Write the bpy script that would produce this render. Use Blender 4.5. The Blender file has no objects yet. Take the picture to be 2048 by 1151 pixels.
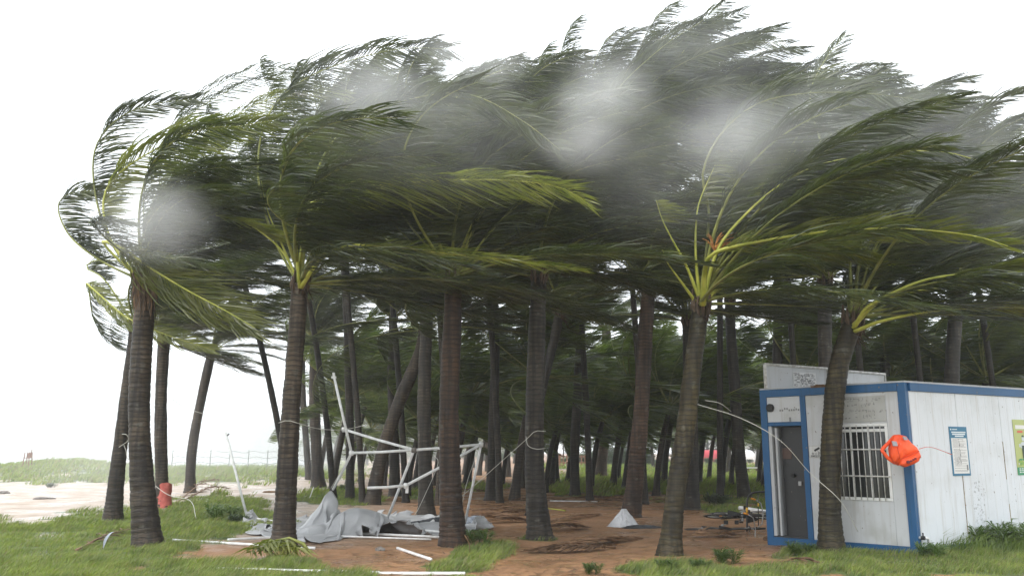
import bpy, bmesh, math, random
import numpy as np
from mathutils import Vector, Matrix, noise
R = math.radians
C = bpy.context.scene.collection
sc = bpy.context.scene

# ------------------------------------------------------------------ camera, world, sun, exposure
F = 1700.0; CX = 1024.0; CY = 575.5; HZ = 905.0; EYE = 1.65
TH = math.atan((HZ - CY) / F)
cam_d = bpy.data.cameras.new('camera'); cam = bpy.data.objects.new('camera', cam_d); C.objects.link(cam)
cam.location = (0, 0, EYE); cam.rotation_euler = (math.pi/2 + TH, 0, 0)
cam_d.sensor_width = 36.0; cam_d.lens = 36.0 * F / 2048.0
cam_d.clip_start = 0.1; cam_d.clip_end = 5000
sc.camera = cam

world = bpy.data.worlds.new('World'); sc.world = world; world.use_nodes = True
nt = world.node_tree; nt.nodes.clear()
SUN_EL, SUN_AZ = R(58), R(215)
sky = nt.nodes.new('ShaderNodeTexSky'); sky.sky_type = 'NISHITA'; sky.sun_disc = False
sky.sun_elevation = SUN_EL; sky.sun_rotation = SUN_AZ; sky.dust_density = 4.0; sky.air_density = 1.2
mixw = nt.nodes.new('ShaderNodeMix'); mixw.data_type = 'RGBA'
mixw.inputs[0].default_value = 0.86
mixw.inputs[7].default_value = (11.5, 12.0, 12.5, 1)      # the even white of a storm overcast
bg = nt.nodes.new('ShaderNodeBackground'); bg.inputs[1].default_value = 0.12
wo = nt.nodes.new('ShaderNodeOutputWorld')
nt.links.new(sky.outputs[0], mixw.inputs[6]); nt.links.new(mixw.outputs[2], bg.inputs[0]); nt.links.new(bg.outputs[0], wo.inputs[0])

sun_d = bpy.data.lights.new('sun', 'SUN'); sun_d.energy = 1.2; sun_d.angle = R(25); sun_d.color = (1, .97, .93)
sun = bpy.data.objects.new('sun', sun_d); C.objects.link(sun)
sd = Vector((math.sin(SUN_AZ)*math.cos(SUN_EL), math.cos(SUN_AZ)*math.cos(SUN_EL), math.sin(SUN_EL)))
sun.rotation_euler = (-sd).to_track_quat('-Z', 'Y').to_euler()
sc.view_settings.view_transform = 'Standard'; sc.view_settings.look = 'None'
sc.view_settings.gamma = 1; sc.view_settings.use_curve_mapping = False
sc.view_settings.exposure = 0.7
sc.render.engine = 'CYCLES'
sc.cycles.volume_bounces = 4; sc.cycles.max_bounces = 8; sc.cycles.diffuse_bounces = 3
sc.cycles.transparent_max_bounces = 8; sc.cycles.volume_max_steps = 64

# ------------------------------------------------------------------ pixel -> place helpers (design aid)
ct, st = math.cos(TH), math.sin(TH)
def ray(px, py):
    u = (px - CX) / F; v = (CY - py) / F
    return Vector((u, ct - v*st, st + v*ct))
def W(px, py, Y):
    d = ray(px, py); return Vector((0, 0, EYE)) + d * (Y / d.y)
def G(px, py, z=0.0):
    d = ray(px, py); return Vector((0, 0, EYE)) + d * ((z - EYE) / d.z)
def proj(p):
    x, y, z = p[0], p[1], p[2] - EYE
    zc = y*ct + z*st; vc = -y*st + z*ct
    return CX + F*x/zc, CY - F*vc/zc

# ------------------------------------------------------------------ mesh helpers
def tagp(o, label=None, cat=None, group=None, kind=None):
    if label: o['label'] = label
    if cat: o['category'] = cat
    if group: o['group'] = group
    if kind: o['kind'] = kind
    return o
def empty(name, loc, label, cat, group=None, rz=0.0):
    o = bpy.data.objects.new(name, None); C.objects.link(o); o.location = loc; o.rotation_euler = (0, 0, rz)
    o.empty_display_size = .2
    return tagp(o, label, cat, group)
def obj(name, me, parent=None):
    o = bpy.data.objects.new(name, me); C.objects.link(o)
    if parent is not None: o.parent = parent
    return o
def copy_tree(o, parent=None):
    c = o.copy(); C.objects.link(c)
    if parent is not None: c.parent = parent
    for ch in list(o.children): copy_tree(ch, c)
    return c
def frame_from(t, ref=None):
    t = t.normalized()
    a = ref if ref is not None else (Vector((0, 0, 1)) if abs(t.z) < .9 else Vector((1, 0, 0)))
    b = t.cross(a).normalized(); n = b.cross(t).normalized()
    return t, b, n
class MB:
    def __init__(s): s.v = []; s.f = []; s.m = []
    def quad(s, a, b, c, d, m=0):
        i = len(s.v); s.v += [tuple(a), tuple(b), tuple(c), tuple(d)]; s.f.append((i, i+1, i+2, i+3)); s.m.append(m)
    def tri(s, a, b, c, m=0):
        i = len(s.v); s.v += [tuple(a), tuple(b), tuple(c)]; s.f.append((i, i+1, i+2)); s.m.append(m)
    def box(s, x0, x1, y0, y1, z0, z1, m=0, M=None):
        i = len(s.v)
        P = [(x0,y0,z0),(x1,y0,z0),(x1,y1,z0),(x0,y1,z0),(x0,y0,z1),(x1,y0,z1),(x1,y1,z1),(x0,y1,z1)]
        if M is not None: P = [tuple(M @ Vector(p)) for p in P]
        s.v += P
        for f in ((0,3,2,1),(4,5,6,7),(0,1,5,4),(1,2,6,5),(2,3,7,6),(3,0,4,7)):
            s.f.append(tuple(i+k for k in f)); s.m.append(m)
    def tube(s, pts, r, n=8, m=0, cap=True, ref=None, flat=1.0):
        pts = [Vector(p) for p in pts]; k = len(pts)
        rs = r if isinstance(r, (list, tuple)) else [r]*k
        i0 = len(s.v); b = None
        for j, p in enumerate(pts):
            t = (pts[min(j+1, k-1)] - pts[max(j-1, 0)])
            if t.length < 1e-9: t = Vector((0, 0, 1))
            t.normalize()
            if b is None: _, b, nn = frame_from(t, ref)
            else:
                b = (b - t*b.dot(t)); b.normalize(); nn = b.cross(t)
            for a in range(n):
                an = 2*math.pi*a/n
                s.v.append(tuple(p + (b*math.cos(an) + nn*math.sin(an)*flat)*rs[j]))
        for j in range(k-1):
            for a in range(n):
                a2 = (a+1) % n
                s.f.append((i0+j*n+a, i0+j*n+a2, i0+(j+1)*n+a2, i0+(j+1)*n+a)); s.m.append(m)
        if cap:
            s.f.append(tuple(i0+a for a in range(n))[::-1]); s.m.append(m)
            s.f.append(tuple(i0+(k-1)*n+a for a in range(n))); s.m.append(m)
    def mesh(s, name, mats, smooth=False):
        me = bpy.data.meshes.new(name); me.from_pydata(s.v, [], s.f)
        for mt in (mats if isinstance(mats, (list, tuple)) else [mats]): me.materials.append(mt)
        if any(s.m): me.polygons.foreach_set('material_index', s.m)
        if smooth: me.polygons.foreach_set('use_smooth', [True]*len(s.f))
        me.update(); return me
    def build(s, name, mats, parent=None, smooth=False, bevel=0):
        o = obj(name, s.mesh(name, mats, smooth), parent)
        if bevel:
            b = o.modifiers.new('bevel', 'BEVEL'); b.width = bevel; b.segments = 2; b.limit_method = 'ANGLE'
        return o
def np_mesh(name, verts, faces, mats, smooth=False):
    """verts (n,3), faces list of equally sided arrays"""
    me = bpy.data.meshes.new(name)
    me.vertices.add(len(verts)); me.vertices.foreach_set('co', np.asarray(verts, dtype=np.float32).ravel())
    loops = np.concatenate([f.ravel() for f in faces]).astype(np.int32)
    sizes = np.concatenate([np.full(len(f), f.shape[1], dtype=np.int32) for f in faces])
    starts = np.concatenate([[0], np.cumsum(sizes)[:-1]]).astype(np.int32)
    me.loops.add(len(loops)); me.loops.foreach_set('vertex_index', loops)
    me.polygons.add(len(sizes)); me.polygons.foreach_set('loop_start', starts); me.polygons.foreach_set('loop_total', sizes)
    if smooth: me.polygons.foreach_set('use_smooth', np.ones(len(sizes), dtype=bool))
    for mt in (mats if isinstance(mats, (list, tuple)) else [mats]): me.materials.append(mt)
    me.update(calc_edges=True); return me
def spline(P, n):
    """Catmull-Rom through P, n samples, roughly even by length"""
    P = [Vector(p) for p in P]
    if len(P) == 2: return [P[0].lerp(P[1], i/(n-1)) for i in range(n)]
    Q = [P[0]*2-P[1]] + P + [P[-1]*2-P[-2]]; out = []
    for i in range(1, len(Q)-2):
        for k in range(12):
            t = k/12; a, b, c, d = Q[i-1], Q[i], Q[i+1], Q[i+2]
            out.append(.5*((2*b)+(c-a)*t+(2*a-5*b+4*c-d)*t*t+(3*b-a-3*c+d)*t**3))
    out.append(P[-1])
    L = [0]
    for i in range(1, len(out)): L.append(L[-1] + (out[i]-out[i-1]).length)
    res = []; j = 0
    for k in range(n):
        s = L[-1]*k/(n-1)
        while j < len(L)-2 and L[j+1] < s: j += 1
        res.append(out[j].lerp(out[j+1], (s-L[j])/max(1e-9, L[j+1]-L[j])))
    return res

# ------------------------------------------------------------------ materials
def mat(name):
    m = bpy.data.materials.new(name); m.use_nodes = True
    n = m.node_tree.nodes; return m, n, m.node_tree.links, n['Principled BSDF']
def noise_mix(name, c1, c2, scale=6, rough=.7, detail=6, bump=0.0, bscale=None, spec=.4, stretch=(1,1,1), ramp=(.35,.65), coord='Object', rnd=0.0, metal=0):
    m, n, l, p = mat(name)
    tc = n.new('ShaderNodeTexCoord'); mp = n.new('ShaderNodeMapping'); mp.inputs['Scale'].default_value = stretch
    l.new(tc.outputs[coord], mp.inputs[0])
    nz = n.new('ShaderNodeTexNoise'); nz.inputs['Scale'].default_value = scale; nz.inputs['Detail'].default_value = detail
    l.new(mp.outputs[0], nz.inputs['Vector'])
    rp = n.new('ShaderNodeValToRGB'); rp.color_ramp.elements[0].position = ramp[0]; rp.color_ramp.elements[1].position = ramp[1]
    rp.color_ramp.elements[0].color = (*c1, 1); rp.color_ramp.elements[1].color = (*c2, 1)
    l.new(nz.outputs[0], rp.inputs[0]); out = rp.outputs[0]
    if rnd:
        oi = n.new('ShaderNodeObjectInfo'); hs = n.new('ShaderNodeHueSaturation')
        mr = n.new('ShaderNodeMapRange'); mr.inputs[3].default_value = 1-rnd; mr.inputs[4].default_value = 1+rnd
        l.new(oi.outputs['Random'], mr.inputs[0]); l.new(mr.outputs[0], hs.inputs['Value']); l.new(out, hs.inputs['Color']); out = hs.outputs[0]
    l.new(out, p.inputs['Base Color'])
    p.inputs['Roughness'].default_value = rough; p.inputs['Specular IOR Level'].default_value = spec; p.inputs['Metallic'].default_value = metal
    if bump:
        nb = n.new('ShaderNodeTexNoise'); nb.inputs['Scale'].default_value = bscale or scale*4; nb.inputs['Detail'].default_value = 5
        l.new(mp.outputs[0], nb.inputs['Vector'])
        bp = n.new('ShaderNodeBump'); bp.inputs['Strength'].default_value = bump; bp.inputs['Distance'].default_value = .02
        l.new(nb.outputs[0], bp.inputs['Height']); l.new(bp.outputs[0], p.inputs['Normal'])
    return m
def plain(name, c, rough=.6, spec=.5, metal=0):
    m, n, l, p = mat(name); p.inputs['Base Color'].default_value = (*c, 1); p.inputs['Roughness'].default_value = rough
    p.inputs['Specular IOR Level'].default_value = spec; p.inputs['Metallic'].default_value = metal; return m
def leaf_mat(name, c1, c2, trans=.28, rough=.30, rnd=.25, tint=(1.2, 1.35, .5)):
    m, n, l, p = mat(name)
    tc = n.new('ShaderNodeTexCoord'); nz = n.new('ShaderNodeTexNoise'); nz.inputs['Scale'].default_value = 2.3; nz.inputs['Detail'].default_value = 4
    l.new(tc.outputs['Object'], nz.inputs['Vector'])
    rp = n.new('ShaderNodeValToRGB'); rp.color_ramp.elements[0].position = .35; rp.color_ramp.elements[1].position = .68
    rp.color_ramp.elements[0].color = (*c1, 1); rp.color_ramp.elements[1].color = (*c2, 1); l.new(nz.outputs[0], rp.inputs[0])
    oi = n.new('ShaderNodeObjectInfo'); hs = n.new('ShaderNodeHueSaturation')
    mr = n.new('ShaderNodeMapRange'); mr.inputs[3].default_value = 1-rnd; mr.inputs[4].default_value = 1+rnd
    l.new(oi.outputs['Random'], mr.inputs[0]); l.new(mr.outputs[0], hs.inputs['Value']); l.new(rp.outputs[0], hs.inputs['Color'])
    l.new(hs.outputs[0], p.inputs['Base Color']); p.inputs['Roughness'].default_value = rough; p.inputs['Specular IOR Level'].default_value = .55
    tr = n.new('ShaderNodeBsdfTranslucent'); mu = n.new('ShaderNodeMix'); mu.data_type = 'RGBA'; mu.blend_type = 'MULTIPLY'; mu.inputs[0].default_value = 1
    l.new(hs.outputs[0], mu.inputs[6]); mu.inputs[7].default_value = (*[t*1.6 for t in tint], 1); l.new(mu.outputs[2], tr.inputs[0])
    ms = n.new('ShaderNodeMixShader'); ms.inputs[0].default_value = trans
    l.new(p.outputs[0], ms.inputs[1]); l.new(tr.outputs[0], ms.inputs[2]); l.new(ms.outputs[0], n['Material Output'].inputs[0])
    return m
M = {}
M['leaf'] = leaf_mat('palm_leaf', (.020,.030,.011), (.075,.090,.030), trans=.26)
M['leaf_young'] = leaf_mat('palm_leaf_young', (.09,.108,.026), (.19,.195,.055), trans=.35)
M['leaf_far'] = leaf_mat('palm_leaf_shaded', (.032,.050,.013), (.11,.14,.034), trans=.36)
M['rib'] = noise_mix('palm_midrib', (.15,.17,.045), (.27,.28,.075), 5, .4, rnd=.3)
M['rib_bright'] = noise_mix('palm_midrib_bright', (.32,.35,.05), (.50,.50,.10), 5, .38)
M['dead'] = noise_mix('dead_leaf', (.10,.055,.03), (.22,.13,.07), 9, .75, rnd=.3)
M['fibre'] = noise_mix('palm_fibre', (.05,.035,.025), (.13,.09,.06), 18, .9, stretch=(1,1,.25), bump=.5)
M['spathe'] = noise_mix('palm_flower', (.35,.13,.04), (.5,.25,.06), 20, .7)
def trunk_mat(name, c1, c2, c3):
    m, n, l, p = mat(name)
    tc = n.new('ShaderNodeTexCoord'); mp = n.new('ShaderNodeMapping'); mp.inputs['Scale'].default_value = (1.2, 1.2, 9)
    l.new(tc.outputs['Object'], mp.inputs[0])
    nz = n.new('ShaderNodeTexNoise'); nz.inputs['Scale'].default_value = 2.2; nz.inputs['Detail'].default_value = 8; nz.inputs['Roughness'].default_value = .65
    l.new(mp.outputs[0], nz.inputs['Vector'])
    rp = n.new('ShaderNodeValToRGB'); e = rp.color_ramp.elements
    e[0].position = .26; e[0].color = (*c1, 1); e[1].position = .72; e[1].color = (*c3, 1); x = e.new(.52); x.color = (*c2, 1)
    l.new(nz.outputs[0], rp.inputs[0])
    n2 = n.new('ShaderNodeTexNoise'); n2.inputs['Scale'].default_value = 1.1; n2.inputs['Detail'].default_value = 6; l.new(tc.outputs['Object'], n2.inputs['Vector'])
    r2 = n.new('ShaderNodeValToRGB'); r2.color_ramp.elements[0].position = .42; r2.color_ramp.elements[1].position = .62
    r2.color_ramp.elements[0].color = (.62,.62,.62,1); r2.color_ramp.elements[1].color = (1.15,1.1,1.0,1); l.new(n2.outputs[0], r2.inputs[0])
    mu = n.new('ShaderNodeMix'); mu.data_type = 'RGBA'; mu.blend_type = 'MULTIPLY'; mu.inputs[0].default_value = 1
    l.new(rp.outputs[0], mu.inputs[6]); l.new(r2.outputs[0], mu.inputs[7])
    # pale lichen and algae patches that belong to the bark
    n4 = n.new('ShaderNodeTexNoise'); n4.inputs['Scale'].default_value = 5.5; n4.inputs['Detail'].default_value = 7; l.new(tc.outputs['Object'], n4.inputs['Vector'])
    r4 = n.new('ShaderNodeMapRange'); r4.inputs[1].default_value = .6; r4.inputs[2].default_value = .72; r4.inputs[4].default_value = .55; l.new(n4.outputs[0], r4.inputs[0])
    m4 = n.new('ShaderNodeMix'); m4.data_type = 'RGBA'; l.new(r4.outputs[0], m4.inputs[0]); l.new(mu.outputs[2], m4.inputs[6]); m4.inputs[7].default_value = (.12,.12,.10,1)
    wv = n.new('ShaderNodeTexWave'); wv.wave_type = 'BANDS'; wv.bands_direction = 'Z'; wv.inputs['Scale'].default_value = 3.6; wv.inputs['Distortion'].default_value = 3.5; wv.inputs['Detail'].default_value = 4; wv.inputs['Detail Scale'].default_value = 1.6
    l.new(tc.outputs['Object'], wv.inputs['Vector'])
    rw = n.new('ShaderNodeMapRange'); rw.inputs[1].default_value = .0; rw.inputs[2].default_value = .28; rw.inputs[3].default_value = .42; rw.inputs[4].default_value = 1.15; l.new(wv.outputs['Fac'], rw.inputs[0])
    mw = n.new('ShaderNodeMix'); mw.data_type = 'RGBA'; mw.blend_type = 'MULTIPLY'; mw.inputs[0].default_value = 1; l.new(m4.outputs[2], mw.inputs[6]); l.new(rw.outputs[0], mw.inputs[7])
    oi = n.new('ShaderNodeObjectInfo'); hs = n.new('ShaderNodeHueSaturation'); hs.inputs['Saturation'].default_value = 1.12
    mr = n.new('ShaderNodeMapRange'); mr.inputs[3].default_value = .6; mr.inputs[4].default_value = .95
    l.new(oi.outputs['Random'], mr.inputs[0]); l.new(mr.outputs[0], hs.inputs['Value']); l.new(mw.outputs[2], hs.inputs['Color'])
    mp5 = n.new('ShaderNodeMapping'); mp5.inputs['Scale'].default_value = (7, 7, .5); l.new(tc.outputs['Object'], mp5.inputs[0])
    n5 = n.new('ShaderNodeTexNoise'); n5.inputs['Scale'].default_value = 1.6; n5.inputs['Detail'].default_value = 6; l.new(mp5.outputs[0], n5.inputs['Vector'])
    r5 = n.new('ShaderNodeMapRange'); r5.inputs[1].default_value = .42; r5.inputs[2].default_value = .62; r5.inputs[3].default_value = 1.25; r5.inputs[4].default_value = .5; l.new(n5.outputs[0], r5.inputs[0])
    m5 = n.new('ShaderNodeMix'); m5.data_type = 'RGBA'; m5.blend_type = 'MULTIPLY'; m5.inputs[0].default_value = 1; l.new(hs.outputs[0], m5.inputs[6]); l.new(r5.outputs[0], m5.inputs[7])
    l.new(m5.outputs[2], p.inputs['Base Color']); p.inputs['Roughness'].default_value = .55; p.inputs['Specular IOR Level'].default_value = .35
    nb = n.new('ShaderNodeTexNoise'); nb.inputs['Scale'].default_value = 9; nb.inputs['Detail'].default_value = 6; l.new(mp.outputs[0], nb.inputs['Vector'])
    bp = n.new('ShaderNodeBump'); bp.inputs['Strength'].default_value = .7; bp.inputs['Distance'].default_value = .015
    l.new(nb.outputs[0], bp.inputs['Height']); l.new(bp.outputs[0], p.inputs['Normal'])
    return m
M['trunk_grey'] = trunk_mat('bark_grey', (.028,.021,.015), (.055,.042,.031), (.105,.088,.066))
M['trunk_red'] = trunk_mat('bark_red', (.030,.018,.011), (.062,.036,.022), (.105,.066,.043))
M['trunk_dark'] = trunk_mat('bark_dark', (.018,.014,.011), (.035,.029,.022), (.072,.062,.048))
M['trunk_moss'] = trunk_mat('bark_mossy', (.026,.020,.012), (.050,.040,.020), (.092,.082,.038))
# ------------------------------------------------------------------ ground, sea, headland, haze
SAND, GRS = [], []
# patches of grass: (px, py, rx, ry, strength) where the photograph shows them, turned into places on the ground below
GR_PATCH = [
 (60,1120,330,75,1),(230,1075,200,45,1),(400,1138,170,20,1),(650,1152,200,8,.8),(330,1040,190,40,1),(440,1020,110,30,.95),(520,1045,70,22,.9),
 (250,1010,60,14,.8),(300,946,420,24,1),(480,945,180,22,1),(100,945,300,25,1),(655,996,85,16,.95),(570,1128,80,18,1),(650,945,60,10,.7),(720,1000,60,14,.8),
 (950,1112,60,20,1),(905,1138,70,12,1),(1075,1078,45,5,.8),(1390,1143,150,14,1),(1320,1137,70,12,1),(1800,1122,260,30,1),(1620,1108,90,9,.8),(1960,1118,160,40,1),
 (1330,955,220,30,1),(1200,975,110,20,.9),(1450,960,130,36,1),(1440,1022,70,13,.8),(1400,1000,160,8,.5),(850,992,60,10,.7),(960,975,60,8,.5),(740,915,120,8,.6),
 (2100,1080,200,60,1),(1530,1143,160,12,.9),(1750,1000,300,60,.8),(640,930,90,10,.7),(1250,930,180,12,1),(980,1105,50,20,.9)]
def pnoise(x, y, s, o=0.0):
    return noise.noise(Vector((x*s+o, y*s-o, o*1.7)))
def grass_mask(x, y):
    if y < 1.0: return .6
    px, py = proj((x, y, 0))
    n = pnoise(x, y, .9, 3)*.50 + pnoise(x, y, 2.6, 9)*.30 + pnoise(x, y, .25, 5)*.15
    if py > 1190: return min(1, max(0, .45+n*1.5))
    if py > 1151: py = 1150
    v = 0
    for (a, b, rx, ry, s) in GR_PATCH:
        d = ((px-a)/rx)**2 + ((py-b)/ry)**2
        if d < 2.6: v = max(v, s*min(1, max(0, (1.12 - d + n*1.9)*1.8)))
    if px > 1560 and y > 13 and v < .5: v = .5+n
    if px < 620 and y > 75: v = max(v, .9)
    if px < -200: v = max(v, .7+n)
    # bare sand track on the left, kept open
    if px < 330: 
        k = ((py-1000)/30.0)**2
        if k < 1: v *= max(0, min(1, k*1.2 + n*1.5-.1))
    return v
def ground_z(x, y):
    z = .035*pnoise(x, y, .45, 1) + .02*pnoise(x, y, 1.7, 2)
    if y > 40 and x < 0:
        t = x/y   # direction; the left side has a low dune, beyond which the beach drops to the sea
        lf = max(0, min(1, (-.20-t)/.06))
        z += lf*(.55*math.exp(-((y-62)/11)**2)*(1+.35*pnoise(x, y, .12, 4)+.9*math.exp(-((t+.51)/.06)**2)))
        if y > 75: z -= lf*min(2.5, (y-75)*.06)
    return z
def axis(vals):
    out = []
    for a, b, st_ in vals:
        k = max(1, int(round((b-a)/st_))); out += [a + (b-a)*i/k for i in range(k)]
    out.append(vals[-1][1]); return np.array(out)
xs = axis([(-900,-200,50),(-200,-60,8),(-60,-24,1.2),(-24,-11,.3),(-11,11,.075),(11,24,.3),(24,60,1.2),(60,200,8),(200,900,50)])
ys = axis([(-60,5,5),(5,10,.4),(10,20,.075),(20,32,.16),(32,60,.5),(60,100,1.5),(100,300,10),(300,1500,100)])
XX, YY = np.meshgrid(xs, ys)
gm = np.zeros(XX.shape); gz = np.zeros(XX.shape)
for j in range(XX.shape[0]):
    yj = ys[j]
    for i in range(XX.shape[1]):
        x = xs[i]
        g = grass_mask(x, yj) if abs(x) < .75*max(yj, 8)+4 else .6
        gm[j, i] = g; gz[j, i] = ground_z(x, yj) + .03*g
# little fences of sand texture: footprints and ripples
rs = np.random.RandomState(5)
for _ in range(420):
    a = rs.uniform(-8, 9); b = rs.uniform(11.2, 24); r = rs.uniform(.05, .16); dz = rs.uniform(-.03, .022)
    j0, j1 = np.searchsorted(ys, [b-.5, b+.5]); i0, i1 = np.searchsorted(xs, [a-.5, a+.5])
    sl = np.s_[j0:j1, i0:i1]; gz[sl] += dz*np.exp(-(((XX[sl]-a)/r)**2 + ((YY[sl]-b)/(r*1.2))**2))
def gz_at(x, y):
    i = min(max(np.searchsorted(xs, x)-1, 0), len(xs)-2); j = min(max(np.searchsorted(ys, y)-1, 0), len(ys)-2)
    u = (x-xs[i])/(xs[i+1]-xs[i]); v = (y-ys[j])/(ys[j+1]-ys[j])
    return float(gz[j,i]*(1-u)*(1-v)+gz[j,i+1]*u*(1-v)+gz[j+1,i]*(1-u)*v+gz[j+1,i+1]*u*v)
def gm_at(x, y):
    i = min(max(np.searchsorted(xs, x)-1, 0), len(xs)-2); j = min(max(np.searchsorted(ys, y)-1, 0), len(ys)-2); return float(gm[j, i])
nx, ny = len(xs), len(ys)
V = np.stack([XX.ravel(), YY.ravel(), gz.ravel()], 1)
idx = np.arange(nx*ny).reshape(ny, nx)
Fq = np.stack([idx[:-1,:-1].ravel(), idx[:-1,1:].ravel(), idx[1:,1:].ravel(), idx[1:,:-1].ravel()], 1)

m, n, l, p = mat('ground_soil')
at = n.new('ShaderNodeAttribute'); at.attribute_name = 'grass'; ap = n.new('ShaderNodeAttribute'); ap.attribute_name = 'pale'
tc = n.new('ShaderNodeTexCoord')
def nz_(scale, det=6, ro=.55):
    q = n.new('ShaderNodeTexNoise'); q.inputs['Scale'].default_value = scale; q.inputs['Detail'].default_value = det; q.inputs['Roughness'].default_value = ro
    l.new(tc.outputs['Object'], q.inputs['Vector']); return q.outputs[0]
def ramp_(src, a, ca, b, cb):
    q = n.new('ShaderNodeValToRGB'); e = q.color_ramp.elements; e[0].position = a; e[0].color = (*ca, 1); e[1].position = b; e[1].color = (*cb, 1); l.new(src, q.inputs[0]); return q.outputs[0]
def mixc(f, a, b, bt='MIX'):
    q = n.new('ShaderNodeMix'); q.data_type = 'RGBA'; q.blend_type = bt
    if isinstance(f, float): q.inputs[0].default_value = f
    else: l.new(f, q.inputs[0])
    for s_, k in ((a, 6), (b, 7)):
        if isinstance(s_, tuple): q.inputs[k].default_value = (*s_, 1)
        else: l.new(s_, q.inputs[k])
    return q.outputs[2]
sand = ramp_(nz_(.9, 8, .6), .35, (.21,.100,.045), .68, (.44,.24,.12))
sand = mixc(.5, sand, ramp_(nz_(14, 6, .7), .3, (.16,.078,.036), .7, (.45,.26,.135)))
litter = ramp_(nz_(45, 3, .7), .60, (0,0,0), .68, (1,1,1)); sand = mixc(litter, sand, (.09,.055,.035))
pale = ramp_(nz_(1.3, 7), .3, (.34,.27,.21), .7, (.52,.44,.37))
sand = mixc(ap.outputs['Fac'], sand, pale)
gcol = ramp_(nz_(3.5, 7, .6), .3, (.045,.07,.018), .7, (.11,.15,.04))
ma = n.new('ShaderNodeMath'); ma.operation = 'ADD'; l.new(at.outputs['Fac'], ma.inputs[0])
ms_ = n.new('ShaderNodeMath'); ms_.operation = 'MULTIPLY_ADD'; l.new(nz_(11, 6, .7), ms_.inputs[0]); ms_.inputs[1].default_value = 1.3; ms_.inputs[2].default_value = -.65; l.new(ms_.outputs[0], ma.inputs[1])
mr = n.new('ShaderNodeMapRange'); mr.inputs[1].default_value = .3; mr.inputs[2].default_value = .72; l.new(ma.outputs[0], mr.inputs[0])
base = mixc(mr.outputs[0], sand, gcol); l.new(base, p.inputs['Base Color'])
wet = n.new('ShaderNodeMapRange'); l.new(nz_(.7, 5), wet.inputs[0]); wet.inputs[1].default_value = .4; wet.inputs[2].default_value = .62; wet.inputs[3].default_value = .85; wet.inputs[4].default_value = .17
l.new(wet.outputs[0], p.inputs['Roughness']); p.inputs['Specular IOR Level'].default_value = .4
bp = n.new('ShaderNodeBump'); bp.inputs['Strength'].default_value = .8; bp.inputs['Distance'].default_value = .03
l.new(nz_(16, 8, .7), bp.inputs['Height']); l.new(bp.outputs[0], p.inputs['Normal'])
M['ground'] = m
gme = np_mesh('ground', V, [Fq], m, True)
a1 = gme.attributes.new('grass', 'FLOAT', 'POINT'); a1.data.foreach_set('value', gm.ravel().astype(np.float32))
# the beach side is pale sand, the grove floor orange brown
pl = np.clip((-XX/np.maximum(YY, 6) - .10)/.12, 0, 1)*np.clip((YY-15.5)/3, 0, 1)
a2 = gme.attributes.new('pale', 'FLOAT', 'POINT'); a2.data.foreach_set('value', pl.ravel().astype(np.float32))
ground = obj('ground', gme); ground['kind'] = 'structure'

mb = MB(); mb.quad((-1500,96,-1.2),(200,96,-1.2),(200,3000,-1.0),(-1500,3000,-1.0))
M['sea'] = noise_mix('sea_water', (.10,.12,.12), (.22,.24,.24), .15, .35, bump=.8, bscale=.6, stretch=(1,3,1), coord='Object')
o = mb.build('sea', M['sea']); o['kind'] = 'structure'

# wooded headland far off on the left, behind the grove
hv = []; nxh, nyh = 130, 18
for j in range(nyh):
    for i in range(nxh):
        px = 425 + 620*i/(nxh-1); t = (i/(nxh-1))
        Yd = 385 + 70*j/(nyh-1)
        pr = min(1, max(0, (px-430)/90.0))
        hh = 1.6*(9.6*pr**.7 + 1.1*noise.noise(Vector((px*.03, 0, 0))) + 1.6*noise.noise(Vector((px*.09, j*.5, 3)))+.9*noise.noise(Vector((px*.25, j*1.1, 7))))
        s_ = math.sin(math.pi*min(1, (j+.001)/(nyh-1)))**.5
        X = (px-CX)/F*Yd
        hv.append((X, Yd, -1.2 + max(0, hh*s_)))
mb = MB(); mb.v = hv
for j in range(nyh-1):
    for i in range(nxh-1):
        a = j*nxh+i; mb.f.append((a, a+1, a+1+nxh, a+nxh)); mb.m.append(0)
M['hill'] = noise_mix('headland_woods', (.03,.045,.02), (.07,.09,.04), .5, .9, bump=1, bscale=2)
o = mb.build('headland', M['hill'], smooth=False); o['kind'] = 'structure'

mb = MB(); mb.box(-330, 330, -30, 480, -4, 21)
hm = bpy.data.materials.new('storm_haze'); hm.use_nodes = True; hn = hm.node_tree.nodes; hn.clear()
pv = hn.new('ShaderNodeVolumePrincipled'); pv.inputs['Color'].default_value = (.93,.95,.97,1); pv.inputs['Density'].default_value = .0010; pv.inputs['Anisotropy'].default_value = .2
ho = hn.new('ShaderNodeOutputMaterial'); hm.node_tree.links.new(pv.outputs[0], ho.inputs['Volume'])
o = mb.build('haze', hm); o['kind'] = 'stuff'; o['label'] = 'white storm haze of spray and rain filling the air'
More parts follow.
